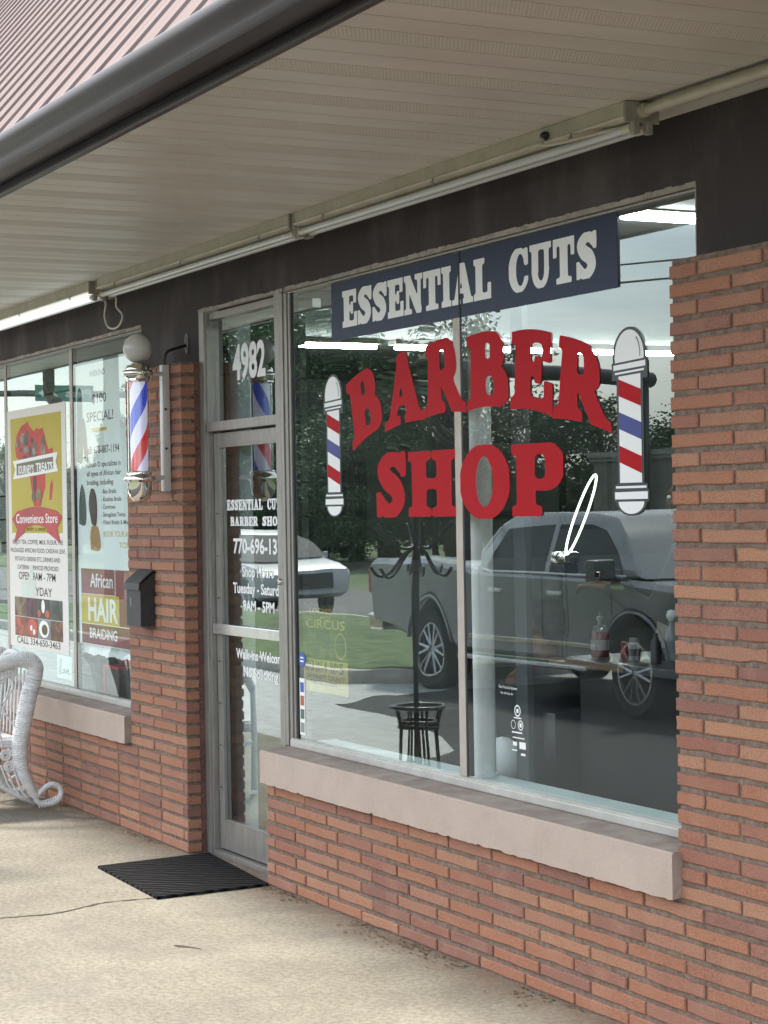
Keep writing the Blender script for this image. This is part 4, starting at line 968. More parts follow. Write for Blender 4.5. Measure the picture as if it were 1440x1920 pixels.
# ------------------------------------------------------------------ barber pole, mailbox, mat
bx, by = -1.06, -.17
root = thing('barber_pole', 'chrome barber pole with striped cylinder and white globe on the brick pillar above the mailbox', 'barber pole', (bx, by, 1.66))
Z0 = 1.66
mb = MB(); mb.ball((0,0,2.418-Z0), .0700, seg=32, rings=20); mb.build('globe', M_GLOBE, root, smooth=True)
mb = MB(); mb.lathe([(0,2.348),(.030,2.348),(.034,2.340),(.052,2.338),(.058,2.330),(.059,2.316),(.070,2.313),(.075,2.306),(.076,2.298),(.073,2.290),(.066,2.287),(.064,2.279),(.060,2.272),(.061,2.264),(.056,2.257),(.0,2.256)], (0,0,-Z0), 40); mb.build('top_cap', M_CHROME, root, smooth=35)
mb = MB(); mb.lathe([(.0,1.832),(.055,1.831),(.062,1.826),(.061,1.818),(.064,1.812),(.066,1.808),(.074,1.804),(.077,1.796),(.076,1.788),(.069,1.783),(.062,1.778),(.061,1.750),(.058,1.728),(.050,1.706),(.036,1.690),(.018,1.682),(0,1.680)], (0,0,-Z0), 40); mb.build('bottom_cap', M_CHROME, root, smooth=35)
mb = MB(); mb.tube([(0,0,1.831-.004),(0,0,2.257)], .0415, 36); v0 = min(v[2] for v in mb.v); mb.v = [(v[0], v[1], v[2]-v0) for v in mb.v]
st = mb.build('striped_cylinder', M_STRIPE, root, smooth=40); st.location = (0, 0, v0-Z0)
mb = MB(); mb.tube([(0,0,1.831-Z0),(0,0,2.257-Z0)], .0535, 40, caps=False); mb.build('glass_cylinder', glass_mat('clear_cylinder', tint=(.96,.97,.97), wav=0.0), root, smooth=True)
mb = MB(); mb.bbox(-.062,.130,1.735-Z0,-.022,.168,2.345-Z0,.003)
for z in (1.80, 2.30): mb.tube([(-.03,.135,z-Z0),(-.02,.06,z-Z0)], .011, 12)
mb.build('bracket', M_STEEL, root, smooth=30)
mb = MB()
for z in (2.13, 1.94): mb.tube([(-.066,.145,z-Z0),(-.018,.145,z-Z0)], .006, 10)
mb.build('screws', M_BLACK, root)
mb = MB(); mb.tube(bez([(-1.10,-.02,2.345),(-1.10,-.02,2.375),(-1.095,-.005,2.41),(-1.10,.06,2.432),(-1.105,.10,2.444)], 8), .0075, 8)
tag(mb.build('power_cord', M_BLACK, smooth=True), 'short black cord from the barber pole bracket into the stucco', 'cord')
mb = MB(); mb.tube(bez([(-1.10,.098,2.50),(-1.085,.094,2.48),(-1.088,.094,2.42),(-1.105,.096,2.405),(-1.118,.096,2.43),(-1.115,.096,2.48),(-1.10,.098,2.50)], 5), .0035, 6)
tag(mb.build('wall_hook', surf('hook_grey', (.35,.34,.34), None, .5), smooth=True), 'small grey wire ring around the cord hole in the stucco', 'hook')
root = thing('mailbox', 'black metal mailbox with sloping lid below the barber pole', 'mailbox', (-1.44,0,1.07))
mb = MB(); mb.prism([(.0,.0),(.0,.268),(-.076,.205),(-.076,.0)], 'x', -.10, .10); o = mb.build('body', M_MBOX, root)
mb = MB(); prof = [(.002,.275),(-.012,.277),(-.06,.240),(-.084,.214),(-.088,.180),(-.083,.180),(-.079,.211),(-.057,.233),(-.012,.270),(.002,.268)]; mb.prism(prof, 'x', -.106, .106); mb.build('lid', M_MBOX, root, smooth=30)
mb = MB(); mb.bbox(-.052,-.0775,.095,-.026,-.0765,.140,.0005); mb.build('name_plate', surf('name_plate_grey', (.10,.10,.11), None, .4), root)
mb = MB(); q = [(-.80,-.500),(.052,-.530),(.022,-.004),(-.862,.072)]; mb.prism(q, 'z', .0005, .013)
m, nt, b = nodes_of('ribbed_mat'); t_ = nt.nodes.new('ShaderNodeTexCoord'); mp2 = nt.nodes.new('ShaderNodeMapping'); mp2.inputs['Rotation'].default_value = (0,0,R(38))
w_ = nt.nodes.new('ShaderNodeTexWave'); w_.bands_direction = 'X'; w_.inputs['Scale'].default_value = 6; w_.inputs['Distortion'].default_value = 5.0; w_.inputs['Detail'].default_value = 3
nt.links.new(t_.outputs['Object'], mp2.inputs[0]); nt.links.new(mp2.outputs[0], w_.inputs[0])
bp_ = nt.nodes.new('ShaderNodeBump'); bp_.inputs['Strength'].default_value = 1; bp_.inputs['Distance'].default_value = .012; nt.links.new(w_.outputs['Fac'], bp_.inputs['Height']); nt.links.new(bp_.outputs[0], b.inputs['Normal'])
r_ = nt.nodes.new('ShaderNodeValToRGB'); r_.color_ramp.elements[0].color = (.003,.003,.003,1); r_.color_ramp.elements[1].color = (.030,.030,.032,1); nt.links.new(w_.outputs['Fac'], r_.inputs[0]); nt.links.new(r_.outputs[0], b.inputs['Base Color']); b.inputs['Roughness'].default_value = .95; b.inputs['Specular IOR Level'].default_value = .08
o = mb.build('door_mat', m); rr = random.Random(2)
tag(o, 'black ribbed rubber mat on the pavement in front of the door', 'door mat')

# ------------------------------------------------------------------ white wicker chair
root = thing('wicker_chair', 'white wicker armchair with scrolled frame under the food store poster', 'chair', (-2.95,-.45,0))
CX = Vector((2.95,.45,0))
def wick_mat():
    m, nt, b = nodes_of('woven_wicker'); l = nt.links.new
    t = nt.nodes.new('ShaderNodeTexCoord'); w1 = nt.nodes.new('ShaderNodeTexWave'); w1.bands_direction = 'Z'; w1.inputs['Scale'].default_value = 5.2; w1.inputs['Distortion'].default_value = 1.5; w1.inputs['Detail Scale'].default_value = 3
    w2 = nt.nodes.new('ShaderNodeTexWave'); w2.bands_direction = 'DIAGONAL'; w2.inputs['Scale'].default_value = 55; w2.inputs['Distortion'].default_value = 1.0
    l(t.outputs['Object'], w1.inputs[0]); l(t.outputs['Object'], w2.inputs[0])
    mu = nt.nodes.new('ShaderNodeMath'); mu.operation = 'MAXIMUM'; l(w1.outputs['Fac'], mu.inputs[0]); l(w2.outputs['Fac'], mu.inputs[1])
    r = nt.nodes.new('ShaderNodeValToRGB'); r.color_ramp.elements[0].color = (.56,.57,.58,1); r.color_ramp.elements[1].color = (.84,.84,.83,1); r.color_ramp.elements[0].position = .10; r.color_ramp.elements[1].position = .75
    l(mu.outputs[0], r.inputs[0]); l(r.outputs[0], b.inputs['Base Color']); b.inputs['Roughness'].default_value = .6
    bp = nt.nodes.new('ShaderNodeBump'); bp.inputs['Distance'].default_value = .003; l(mu.outputs[0], bp.inputs['Height']); l(bp.outputs[0], b.inputs['Normal'])
    return m
M_WOVEN = wick_mat()
def wside(x, sgn):
    Pt = lambda y, z, dx=0: (x+dx-(-2.95), y+.45, z)
    mb = MB(); path = bez([Pt(-.78,.60), Pt(-.70,.72), Pt(-.55,.79), Pt(-.405,.818), Pt(-.315,.840), Pt(-.245,.835), Pt(-.208,.795), Pt(-.215,.735), Pt(-.243,.652), Pt(-.276,.508), Pt(-.305,.364), Pt(-.292,.246), Pt(-.261,.162), Pt(-.222,.085)], 8)
    n = len(path); rad = [.026+.024*min(1, i/(n*.35)) if i < n*.5 else .050 for i in range(n)]
    for i in range(n):
        t = i/(n-1)
        if t > .78: rad[i] = .050-.028*(t-.78)/.22
        if .5 < t < .8: rad[i] = .046+.008*abs(math.sin(i*1.6))
    rad = [q*.86 for q in rad]; mb.tube(path, rad, 18)
    L_ = [0.0]
    for i in range(1, n): L_.append(L_[-1]+(path[i]-path[i-1]).length)
    hp = []; u = None; rw = random.Random(8)
    for k in range(int(L_[-1]/.0105)*12):                # strand wound round the roll
        d = k/12*.0105; i = max(j for j in range(n-1) if L_[j] <= d); f = (d-L_[i])/max(1e-6, L_[i+1]-L_[i]); p = path[i].lerp(path[i+1], min(f, 1)); t = (path[i+1]-path[i]).normalized()
        u = t.cross(Vector((1,0,0))).normalized() if u is None else (u-t*u.dot(t)).normalized()
        a = k/12*6.2832; rr_ = (rad[i]*(1-f)+rad[i+1]*f)+.0012*math.sin(a*3.5)
        hp.append(p+(u*math.cos(a)+t.cross(u)*math.sin(a))*rr_)
    mb.tube(hp, .0044, 5, 1); a = mb.build('woven_roll', [M_WOVEN, M_WICK], root, smooth=True)
    mb = MB(); mb.tube(bez([Pt(-.222,.085), Pt(-.205,.05), Pt(-.165,.038), Pt(-.12,.040), Pt(-.082,.066), Pt(-.073,.105), Pt(-.092,.134), Pt(-.131,.143), Pt(-.172,.122), Pt(-.215,.082)], 6), .015, 12)
    rr = random.Random(4)
    for i in range(9):
        t = i/8; y = -.20+.11*t; z = .040+.012*t*t*2; mb.tube([Pt(y-.004,z+.02,.004), Pt(y,z-.018,.014), Pt(y+.008,z-.016,-.012), Pt(y+.004,z+.019,-.008)], .004, 6)
    mb.build('foot_scroll', M_WICK, root, smooth=True)
    mb = MB()
    mb.tube([Pt(-.225,.045), Pt(-.33,.100), Pt(-.43,.165), Pt(-.60,.24), Pt(-.78,.30)], .014, 10)
    mb.tube([Pt(-.78,.02), Pt(-.785,.30), Pt(-.78,.60)], .018, 10)
    for w in ([(-.34,.74),(-.366,.659),(-.411,.487),(-.40,.36)], [(-.392,.735),(-.409,.574),(-.42,.44)], [(-.33,.70),(-.38,.62),(-.43,.60)], [(-.34,.25),(-.30,.13),(-.25,.06)], [(-.38,.25),(-.34,.15),(-.30,.085)], [(-.41,.27),(-.37,.16),(-.33,.105)], [(-.29,.40),(-.40,.40),(-.78,.40)], [(-.29,.36),(-.40,.37),(-.78,.36)], [(-.30,.44),(-.36,.52),(-.41,.60)]):
        mb.tube(bez([Pt(a_, b_) for a_, b_ in w], 6), .006, 8)
    mb.build('rods', M_WICK, root, smooth=True)
    mb = MB()
    for (y, z) in ((-.346,.772),(-.402,.752),(-.384,.326),(-.366,.262)):
        sp = [Pt(y+(.006+.026*k/22)*math.cos(k*.62), z+(.006+.030*k/22)*math.sin(k*.62)) for k in range(23)]
        mb = MB(); mb.tube(sp, .0068, 8); mb.build('scroll', M_WICK, root, smooth=True)
wside(-2.68, 1); wside(-3.24, -1)
mb = MB(); mb.bbox(-.25+.0,-.33,.36,.25,.14,.42,.015); mb.build('seat', M_WOVEN, root)
mb = MB()
for i in range(9):
    x = -.26+.52*i/8; mb.tube(bez([(x,.155,.40),(x,.165,.60),(x,.185,.78+.05*math.sin(math.pi*i/8))], 5), .006, 8)
mb.tube(bez([(-.28,.20,.80),(-.1,.20,.86),(.1,.20,.86),(.26,.20,.80)], 8), .016, 10)
mb.build('backrest', M_WICK, root, smooth=True)


# ------------------------------------------------------------------ inside the barber shop
def ceiling_tube(x, y0, y1, z, label):
    root = thing('ceiling_light', label, 'ceiling light', (x, (y0+y1)/2, z), group='tubes under the shop ceiling'); off = Vector((-x, -(y0+y1)/2, -z))
    mb = MB(); mb.box(x-.05, y0, z+.016, x+.05, y1, 2.644); mb.build('housing', M_FIX, root, loc=off)
    mb = MB(); mb.tube([(x,y0+.02,z),(x,y1-.02,z)], .0125, 12); mb.build('tube', M_TUBEIN, root, loc=off)
for a, b, lab in ((.97,1.95,'lit ceiling tube seen just left of the first red letter'), (2.04,3.17,'lit ceiling tube seen behind the second and third red letters'), (3.25,4.38,'lit ceiling tube seen behind the last red letters of the upper word'), (4.46,5.6,'lit ceiling tube seen behind the large barber pole decal')):
    ceiling_tube(-2.70, a, b, 2.60, lab)
ceiling_tube(2.28, .36, 1.56, 2.622, 'lit ceiling tube near the glass at the top right corner of the window')
# hairstyle chart on the far left wall
root = thing('hairstyle_chart', 'dark grid of small head pictures on the inside wall behind the small decal', 'chart', (-6.09,3.25,1.55)); off = Vector((6.09,-3.25,-1.55))
mb = MB(); mb.box(-6.098,2.95,1.10,-6.085,3.53,2.0); mb.build('board', M_RUB, root, loc=off)
mb = MB(); hd = MB()
for i in range(4):
    for k in range(6):
        y0 = 2.965+i*.142; z0 = 1.115+k*.148; mb.box(-6.0845,y0,z0,-6.083,y0+.128,z0+.134)
        hd.ball((-6.079, y0+.064, z0+.068), .004, .038, .052, 12, 8)
mb.build('cells', surf('chart_grey', (.045,.05,.047), None, .7), root, loc=off); hd.build('heads', M_BLACK, root, loc=off)
for y0, z0, y1, z1, lab in ((4.35,1.55,4.95,2.2,'dark framed picture seen inside below the last letters of the arched word'), (5.3,1.45,5.8,2.05,'smaller dark framed picture deeper inside the shop')):
    root = thing('picture_frame', lab, 'picture', (-6.09,(y0+y1)/2,z0)); off = Vector((6.09,-(y0+y1)/2,-z0))
    mb = MB(); mb.bbox(-6.095,y0,z0,-6.06,y1,z1,.006); mb.build('frame', M_RUB, root, loc=off); mb = MB(); mb.box(-6.059,y0+.05,z0+.05,-6.057,y1-.05,z1-.05); mb.build('print', surf('dim_print', (.03,.035,.035), (.12,.12,.11), .4, scale=6), root, loc=off)
# coat stand
root = thing('coat_stand', 'tall black stand with curled hooks and ring basket mirrored in the left pane', 'coat stand', (-2.0,-1.55,0)); root.scale = (.93,.93,.93); M_BSTEEL = surf('black_steel', (.012,.013,.016), None, .35, .3)
mb = MB(); mb.tube([(0,0,0),(0,0,1.70)], .022, 14); mb.ball((0,0,1.71), .03); mb.build('post', M_BSTEEL, root, smooth=40)
for k in range(6):
    a = k*math.pi/3+.3; c, s_ = math.cos(a), math.sin(a)
    mb = MB(); mb.tube(bez([(0,0,1.50),(c*.07,s_*.07,1.47),(c*.16,s_*.16,1.36),(c*.23,s_*.23,1.34),(c*.27,s_*.27,1.39)], 6), .0095, 8); mb.build('hook', M_BSTEEL, root, smooth=True)
    mb = MB(); mb.tube(bez([(0,0,1.52),(c*.10,s_*.10,1.50),(c*.20,s_*.20,1.56),(c*.28,s_*.28,1.66)], 6), .0085, 8); mb.build('hook', M_BSTEEL, root, smooth=True)
mb = MB()
for z, r in ((.56,.168),(.47,.135),(.44,.135)): mb.tube([(r*math.cos(a*.2618), r*math.sin(a*.2618), z) for a in range(24)], .012, 8, closed=True)
for k in range(8):
    a = k*math.pi/4; mb.tube([(.160*math.cos(a),.160*math.sin(a),.56),(.13*math.cos(a),.13*math.sin(a),.42),(.13*math.cos(a),.13*math.sin(a),.02)], .009, 8)
mb.build('umbrella_ring', M_BSTEEL, root, smooth=True)
# styling counter
M_WOODD = surf('dark_counter_wood', (.008,.006,.005), (.014,.010,.008), .6, scale=5, stretch=(1,6,1)); M_WOODE = surf('counter_edge', (.16,.10,.055), None, .5)
root = thing('styling_counter', 'dark styling counter with pale wood edge carrying the bottles', 'counter', (1.75,1.0,.02))
mb = MB(); mb.bbox(-.42,-.22,0,.60,.24,.975,.004); mb.build('cabinet', M_WOODD, root)
mb = MB(); mb.bbox(-.53,-.29,.980,.42,.26,1.012,.003); mb.build('top', surf('counter_top', (.05,.05,.05), None, .3), root)
mb = MB(); mb.box(-.532,-.2935,.984,.0,-.2905,1.009); mb.build('edge_strip', M_WOODE, root)
def bottle(name, label, x, y, prof, mat, extra=None, z=1.033):
    root = thing(name, label, 'bottle', (x, y, z)); root.scale = (.56, .56, .68)
    mb = MB(); mb.lathe(prof, (0,0,0), 20); mb.build('body', mat, root, smooth=40)
    if extra:
        for nm, pf, m in extra:
            mb = MB(); mb.lathe(pf, (0,0,0), 18); mb.build(nm, m, root, smooth=40)
M_REDLIQ = surf('red_liquid', (.10,.015,.015), (.13,.022,.02), .2); M_CLEAR = surf('clear_plastic', (.10,.105,.105), None, .15); M_BWH = surf('dull_white_plastic', (.22,.22,.21), None, .5)
bottle('pump_bottle', 'large pump bottle of red liquid on the styling counter', 1.355, .86, [(0,0),(.062,0),(.066,.01),(.066,.125),(.060,.145),(0,.145)], M_REDLIQ,
       [('clear_top', [(.059,.146),(.045,.175),(.025,.185),(0,.186)], M_CLEAR), ('pump', [(.012,.187),(.012,.215),(.022,.218),(.022,.232),(.006,.236),(.005,.262),(0,.262)], M_BWH), ('label_band', [(.0668,.04),(.0668,.10)], M_BWH)])
bottle('red_tin', 'small dark red tin beside the red pump bottle', 1.475, .90, [(0,0),(.036,0),(.036,.085),(.030,.092),(0,.092)], surf('dark_red', (.16,.02,.02), None, .4))
bottle('powder_bottle', 'white powder bottle with black print at the middle of the counter', 1.625, .84, [(0,0),(.040,0),(.042,.008),(.042,.095),(.036,.105),(0,.105)], M_BWH, [('cap', [(.034,.106),(.034,.130),(0,.131)], M_BWH), ('print_band', [(.0425,.03),(.0425,.07)], M_INK)])
bottle('spray_bottle', 'clear spray bottle with dark label beneath the glass dome', 1.745, .93, [(0,0),(.042,0),(.044,.01),(.044,.16),(.018,.20),(.016,.225),(0,.225)], M_CLEAR, [('label_band', [(.0445,.05),(.0445,.12)], surf('navy_label', (.02,.03,.06), None, .4)), ('dome', [(.016,.226),(.034,.245),(.036,.262),(.026,.285),(0,.292)], surf('clear_dome', (.5,.52,.52), None, .08))])
bottle('dark_bottle', 'tall black bottle on the counter next to the white lotion bottle', 1.80, .82, [(0,0),(.036,0),(.036,.12),(.02,.14),(.018,.17),(0,.17)], M_BLACK)
bottle('lotion_bottle', 'white lotion bottle with orange band against the right end of the counter', 1.90, .87, [(0,0),(.034,0),(.036,.01),(.036,.115),(.016,.145),(.013,.19),(0,.192)], M_BWH, [('label_band', [(.0365,.03),(.0365,.075)], surf('orange_label', (.40,.10,.04), None, .4))])
root = thing('card_holder', 'folded white cards fanned out behind the powder bottle', 'cards', (1.665,.94,1.033))
mb = MB()
for i in range(5): mb.add([(-.05+.012*i,0.006*i,0),(.03+.012*i,.006*i,0),(.055+.014*i,.006*i,.13-.01*i),(-.03+.014*i,.006*i,.15-.012*i)], [(0,1,2,3)])
mb.build('cards', surf('cream_card', (.16,.13,.10), (.24,.23,.21), .6, scale=20), root, fix=False)
mb = MB(); mb.bbox(-.06,-.010,0,.09,-.002,.05,.002); mb.bbox(-.06,.034,0,.09,.042,.05,.002); mb.build('tray', M_BLACK, root)
# ring lamp on stand
root = thing('ring_lamp', 'glowing thin ring lamp on a chrome head and black stand', 'ring lamp', (1.035,.95,.02))
C0 = Vector((.135,-.05,1.575)); a_ = (Vector((.452,.892,0))*.36+Vector((0,0,1))*.93).normalized(); v_ = Vector((-.88,.475,0)); p_ = v_.cross(a_).normalized(); b_ = (v_-a_*v_.dot(a_)).normalized()*.985+p_*.19
mb = MB(); mb.tube([C0+a_*.170*math.cos(q*.10472)+b_*.170*math.sin(q*.10472) for q in range(60)], .0048, 8, closed=True)
mb.build('ring', surf('ring_glow', (1,1,1), None, .3, emit=(.85,1.0,.86), estr=1.3), root, smooth=True)
mb = MB(); mb.bbox(-.075,-.095,1.375,.075,-.015,1.425,.016); mb.build('head', M_CHROME, root, smooth=50)
mb = MB(); mb.bbox(-.06,-.09,1.33,.06,-.02,1.374,.006); mb.tube([(-.03,-.055,1.33),(-.03,-.055,.04)], .012, 10); mb.tube([(.015,-.055,1.33),(.02,-.05,1.1),(.0,-.05,1.06),(.012,-.05,.9),(-.02,-.055,.7)], .006, 8); mb.lathe([(0,0),(.14,0),(.14,.02),(0,.035)], (-.03,-.055,0), 20); mb.build('stand', M_BSTEEL, root)
# blinds behind the door
root = thing('vertical_blind', 'pale vertical blind slats gathered behind the left of the door glass', 'blind', (-.85,.26,.02))
mb = MB(); mb.box(-.15,-.02,2.50,.9,.02,2.54); mb.build('rail', M_STEEL, root)
M_SLAT = surf('slat_fabric', (.32,.35,.35), (.38,.41,.41), .8, scale=20, stretch=(1,1,6))
for i, (x, an) in enumerate(((-.085,.3),(0,-.15),(.075,.35))):
    mb = MB(); c, s = math.cos(an)*.044, math.sin(an)*.044
    mb.prism([(x-c,-s),(x,-.006),(x+c,s),(x+c,s+.002),(x,-.004),(x-c,-s+.002)], 'z', .06, 2.5); mb.build('slat', M_SLAT, root)
tag(struct_ := MB().bbox(-.52,1.9,.02,-.15,2.3,.50,.03).build('waste_bin', surf('bin_navy', (.006,.007,.012), None, .6)), 'dark box bin on the shop floor seen low through the door', 'bin')
mb = MB(); mb.ball((1.20,.50,.622), .085, .075, .105, 20, 10); o = mb.build('folded_towel', surf('towel_white', (.72,.74,.74), None, .9), smooth=True)
tag(o, 'rounded white towel beside the foot of the white pole inside', 'towel')

# people: one continuous body each, grown by voxel remeshing
def fused(name, caps, balls, mat, parent, voxel=.012, smooth=6):
    bm = bmesh.new()
    def put(c, rx, ry, rz, q=None):
        r = bmesh.ops.create_icosphere(bm, subdivisions=2, radius=1)
        for v in r['verts']:
            p = Vector((v.co.x*rx, v.co.y*ry, v.co.z*rz)); v.co = (q @ p if q else p)+Vector(c)
    for a, b, r0, r1 in caps:
        a, b = Vector(a), Vector(b); n = max(2, int((b-a).length/(min(r0, r1)*.45))+1)
        for i in range(n+1):
            t = i/n; r = r0+(r1-r0)*t; put(a.lerp(b, t), r, r, r)
    for c, rx, ry, rz in balls: put(c, rx, ry, rz)
    me = bpy.data.meshes.new('tmp'); bm.to_mesh(me); bm.free(); ob = bpy.data.objects.new('tmp', me); COL.objects.link(ob)
    md = ob.modifiers.new('r', 'REMESH'); md.mode = 'VOXEL'; md.voxel_size = voxel
    ms = ob.modifiers.new('s', 'SMOOTH'); ms.iterations = smooth; ms.factor = .5
    dg = bpy.context.evaluated_depsgraph_get(); me2 = bpy.data.meshes.new_from_object(ob.evaluated_get(dg)); bpy.data.objects.remove(ob)
    me2.name = name; me2.materials.clear(); me2.materials.append(mat)
    for p in me2.polygons: p.use_smooth = True
    o = bpy.data.objects.new(name, me2); COL.objects.link(o); o.parent = parent; return o
M_SKIN = surf('brown_skin', (.10,.047,.028), (.12,.058,.034), .5, scale=20); M_HAIR = surf('short_black_hair', (.010,.008,.008), (.018,.015,.014), .8, scale=90, bump=.6, bscale=300); M_CAPE = surf('black_cloth', (.012,.012,.014), (.02,.02,.022), .75, scale=8)
def head(cx, cy, cz):
    """skull, jaw, nose, brow, lips and ears, facing +y; head height .235"""
    balls = [((cx,cy-.012,cz+.028),.076,.096,.088), ((cx,cy+.022,cz-.035),.058,.070,.075), ((cx,cy+.060,cz-.080),.030,.030,.028), ((cx,cy+.093,cz-.012),.013,.016,.022), ((cx,cy+.080,cz+.012),.010,.016,.026),
             ((cx-.030,cy+.078,cz+.030),.022,.012,.010), ((cx+.030,cy+.078,cz+.030),.022,.012,.010), ((cx,cy+.084,cz-.052),.024,.010,.007), ((cx,cy+.083,cz-.062),.022,.010,.007)]
    for s in (-1, 1): balls += [((cx+s*.078,cy-.008,cz-.005),.010,.020,.032), ((cx+s*.050,cy+.055,cz-.02),.022,.022,.022)]
    return balls
def eyes(root, cx, cy, cz):
    for s in (-1, 1):
        mb = MB(); mb.ball((cx+s*.031, cy+.079, cz+.010), .0115, .010, .009, 12, 8, 0); mb.ball((cx+s*.031, cy+.0865, cz+.010), .005, .004, .005, 10, 6, 1); mb.build('eye', [M_WHITE, M_BLACK], root, smooth=True)
def hand(w, d, up, s, scale=1.0):
    """palm and five bent fingers from wrist w along d; up is the back of the hand, s the thumb side"""
    w, d, up = Vector(w), Vector(d).normalized(), Vector(up).normalized(); side = d.cross(up).normalized()*s; caps = []
    caps += [(w, w+d*.045, .024, .026), (w+d*.05+side*.018, w+d*.085+side*.026, .017, .014), (w+d*.05-side*.018, w+d*.085-side*.026, .017, .013), (w+d*.05, w+d*.09, .017, .014)]
    for k, (o, ln) in enumerate(((.028,.066),(.010,.075),(-.009,.070),(-.027,.054))):
        b0 = w+d*.092+side*o; b1 = b0+(d*.9-up*.30).normalized()*ln*.5; b2 = b1+(d*.45-up*.9).normalized()*ln*.5
        caps += [(b0, b1, .0095, .0085), (b1, b2, .0085, .0075)]
    t0 = w+d*.025+side*.028; t1 = t0+(d*.6+side*.75-up*.15).normalized()*.042; t2 = t1+(d*.95+side*.1-up*.35).normalized()*.032
    caps += [(t0, t1, .0125, .0105), (t1, t2, .0105, .0085)]
    return caps
# the customer, seated and facing along the facade to the left
cust = thing('person', 'seated customer with short black hair and dark cape, seen from behind', 'person', (.93,.86,.02), R(97))
cz = 1.118
caps = [((0,-.02,.46),(0,-.03,.72),.145,.13), ((0,-.03,.72),(0,-.03,.88),.13,.11), ((-.13,-.03,.90),(.13,-.03,.90),.062,.062), ((0,-.03,.90),(0,-.012,1.06),.062,.055)]
for s in (-1, 1):
    caps += [((s*.17,-.03,.895),(s*.215,.03,.66),.048,.040), ((s*.215,.03,.66),(s*.12,.26,.615),.037,.028), ((s*.09,0,.47),(s*.13,.43,.49),.080,.062), ((s*.13,.43,.49),(s*.13,.46,.10),.055,.038), ((s*.13,.44,.05),(s*.135,.60,.035),.036,.030)]
    caps += hand((s*.12,.26,.615), (-s*.2,.9,-.25), (0,.2,1), -s)
fused('body', caps, head(0,0,cz), M_SKIN, cust, .010)
fused('hair', [], [((0,-.018,cz+.034),.080,.099,.090), ((0,-.065,cz-.015),.066,.045,.050)], M_HAIR, cust, .008, 4)
eyes(cust, 0, 0, cz)
mb = MB(); n = 40; rows = [(.062,.062,.985),(.085,.080,.955),(.16,.12,.925),(.225,.15,.885),(.26,.19,.80),(.28,.26,.70),(.30,.36,.60),(.32,.44,.50),(.34,.47,.40),(.35,.49,.30)]
vs = []
for (rx, ry, z) in rows:
    for k in range(n):
        q = 2*math.pi*k/n; yo = .02+max(0, ry-.15)*.55; fold = 1+.03*math.sin(q*9+z*7)*min(1, (1-z)*2); vs.append((rx*math.cos(q)*fold, yo-.045+ry*math.sin(q)*fold, z))
mb.add(vs, [(i*n+k, i*n+(k+1)%n, (i+1)*n+(k+1)%n, (i+1)*n+k) for i in range(len(rows)-1) for k in range(n)]); mb.build('cape', M_CAPE, cust, smooth=True)
# barber's chair under the customer
bc = thing('barber_chair', 'black barber chair under the seated customer', 'chair', (.93,.86,.02), R(97)); M_VINYL = surf('black_vinyl_seat', (.015,.015,.016), None, .35)
mb = MB(); mb.bbox(-.25,-.22,.30,.25,.26,.385,.03); mb.build('seat', M_VINYL, bc, smooth=50)
mb = MB(); mb.bbox(-.22,-.34,.40,.22,-.25,.80,.03); mb.build('backrest', M_VINYL, bc, smooth=50)
mb = MB(); mb.lathe([(0,0),(.30,0),(.31,.02),(.10,.06),(.06,.08),(.06,.29),(0,.29)], (0,0,0), 28); mb.build('pedestal', M_CHROME, bc, smooth=40)
for s in (-1, 1):
    mb = MB(); mb.bbox(s*.27-.035,-.2,.52,s*.27+.035,.2,.57,.015); mb.bbox(s*.27-.015,-.15,.34,s*.27+.015,-.10,.52,.004); mb.build('armrest', M_VINYL, bc)
mb = MB(); mb.bbox(-.16,.40,.06,.16,.60,.085,.006); mb.bbox(-.02,.22,.10,.02,.44,.30,.006); mb.build('footrest', M_CHROME, bc)
# the barber, standing behind, reaching forward with clippers
bar = thing('person', 'barber in a black shirt reaching over the customer with clippers in hand', 'person', (1.42,1.33,.02), R(128))
hz = 1.63
caps = [((0,0,.92),(0,.01,1.12),.135,.135), ((0,.01,1.12),(0,.03,1.34),.135,.13), ((-.14,.03,1.41),(.14,.03,1.41),.07,.07), ((0,.03,1.42),(0,.055,hz-.08),.06,.055)]
for s in (-1, 1):
    caps += [((s*.09,0,.92),(s*.10,.02,.50),.085,.058), ((s*.10,.02,.50),(s*.11,-.01,.09),.055,.038), ((s*.11,.0,.045),(s*.12,.17,.035),.038,.032)]
elb = [(-.27,.13,1.17), (.27,.14,1.19)]; wr = [(-.16,.36,1.28), (.10,.36,1.30)]
for s, e, w in ((-1, elb[0], wr[0]), (1, elb[1], wr[1])):
    caps += [((s*.19,.03,1.40), e, .052, .042), (e, w, .040, .027)]+hand(w, (.1*s*-1,.9,.1), (0,-.1,1), -s)
fused('body', caps, head(0,.06,hz), M_SKIN, bar, .010)
fused('hair', [], [((0,.042,hz+.036),.081,.099,.088), ((0,-.005,hz-.01),.066,.045,.05)], M_HAIR, bar, .008, 4); eyes(bar, 0, .06, hz)
fused('shirt', [((0,0,.90),(0,.01,1.12),.150,.148), ((0,.01,1.12),(0,.03,1.34),.148,.143), ((-.15,.03,1.405),(.15,.03,1.405),.080,.080), ((-.19,.03,1.40),(-.27,.13,1.17),.064,.056), ((.19,.03,1.40),(.27,.14,1.19),.064,.056), ((-.27,.13,1.17),(-.168,.345,1.272),.054,.036), ((.27,.14,1.19),(.106,.345,1.294),.054,.036)], [], M_CAPE, bar, .012)
fused('trousers', [((s*.09,0,.93),(s*.10,.02,.50),.10,.075) for s in (-1,1)]+[((s*.10,.02,.50),(s*.11,-.01,.10),.072,.055) for s in (-1,1)], [((0,0,.93),.16,.12,.10)], surf('dark_trousers', (.02,.02,.025), None, .8), bar, .012)
